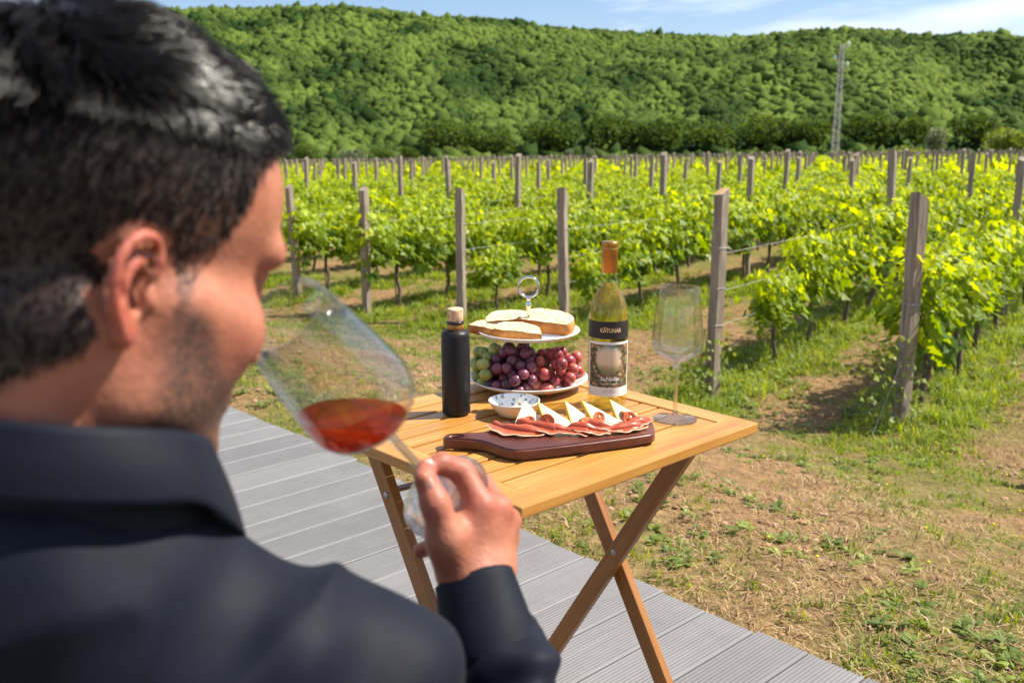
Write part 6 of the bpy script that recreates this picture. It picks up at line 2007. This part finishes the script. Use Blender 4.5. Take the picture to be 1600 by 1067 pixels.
    # ---- trousers and shoes, below the picture
    f = Field((-0.52, 0.40, 0.0), (0.02, 1.25, 0.66), 0.012)
    for s in (-1, 1):
        hx = -0.262 + s * 0.09
        f.cap((hx, 0.58, 0.53), (hx + s * 0.03, 1.02, 0.52), 0.085, 0.066, 0.04)
        f.cap((hx + s * 0.03, 1.02, 0.52), (hx + s * 0.03, 1.06, 0.09), 0.064, 0.052, 0.02)
    f.ell((-0.262, 0.57, 0.55), (0.175, 0.12, 0.10), 0.03)
    v, q = f.mesh(); link('trousers', np_mesh('trousers', v - org, q, noisy('charcoal_trousers', [(0.3, (0.02, 0.02, 0.023)), (0.7, (0.035, 0.035, 0.04))], nscale=30, rough=0.85, bstr=0.1), True), root)
    shoe = plain('black_shoe', (0.015, 0.013, 0.012), 0.35)
    for s in (-1, 1):
        f = Field((-0.30, -0.14, -0.03), (0.30, 0.24, 0.14), 0.008)
        f.cap((0, -0.05, 0.045), (0, 0.13, 0.03), 0.042, 0.033, 0.02); f.cap((0, -0.05, 0.05), (0, -0.03, 0.09), 0.04, 0.038, 0.02)
        v, q = f.mesh(); v[:, 2] = np.maximum(v[:, 2], 0.001)
        link('shoe', np_mesh('shoe', v, q, shoe, True), root, Vector((-0.262 + s * 0.12, 1.06, 0.0)) - Vector(org))
    return root
build_man()

def build_stool():
    root = tag(empty('stool', (-0.262, 0.57, 0)), 'plain wooden stool carrying the seated man on the deck', 'stool')
    bm_obj('seat', box_bm(0.38, 0.34, 0.03, 0.006), TABLE_LEG_M, root, loc=(0, 0, 0.432))
    for sx in (-1, 1):
        for sy in (-1, 1):
            bm_obj('leg', box_bm(0.035, 0.035, 0.415, 0.004), TABLE_LEG_M, root, loc=(sx * 0.16, sy * 0.14, 0.2085))
build_stool()

# ------------------------------------------------------------------ the tilted glass in his hand
def build_held_glass():
    rim = np.array([-0.1620, 0.6870, 1.1360]); axis = np.array([-0.425, -0.505, 0.751]); axis /= np.linalg.norm(axis)
    foot = rim - axis * 0.2466
    root = tag(empty('held_wine_glass', tuple(foot)), 'large tilted wine glass with amber red wine held before the face of the man', 'wine glass')
    rot = Vector(axis).to_track_quat('Z', 'Y').to_euler()
    gm = thin_glass('crystal_held', (0.975, 0.98, 0.975), 0.12, 1.36)
    split_glass(root, gm, (0, 0, 0), rot)
    fm_ = GLASS_FOOT_M
    for c in root.children:
        if c.name.startswith(('foot', 'stem')): c.data.materials[0] = fm_
    # wine: the inside of the bowl cut by a level surface
    bm = bmesh.new()
    prof = [(max(r - 0.0003, 0.0001), z + 0.0002) for r, z in GL_IN[::-1]]
    v, q = lathe(prof, 64)
    bv = [bm.verts.new(p) for p in v]
    for f in q: bm.faces.new([bv[i] for i in f])
    bmesh.ops.remove_doubles(bm, verts=bm.verts[:], dist=0.0002)
    M = Matrix.Translation(Vector(foot)) @ rot.to_matrix().to_4x4()
    bmesh.ops.transform(bm, matrix=M, verts=bm.verts[:])
    zl = 1.0495
    bmesh.ops.bisect_plane(bm, geom=bm.verts[:] + bm.edges[:] + bm.faces[:], plane_co=(0, 0, zl), plane_no=(0, 0, 1), clear_outer=True)
    eb = [e for e in bm.edges if e.is_boundary]
    bmesh.ops.holes_fill(bm, edges=eb, sides=0)
    bmesh.ops.transform(bm, matrix=Matrix.Translation(-Vector(foot)), verts=bm.verts[:])
    o = bm_obj('wine', bm, wine_mat('amber_wine', (0.92, 0.27, 0.10), 0.40), root, smooth=True)
    for p in o.data.polygons:
        if len(p.vertices) > 6: p.use_smooth = False
    o.data.set_sharp_from_angle(angle=R(40))
build_held_glass()
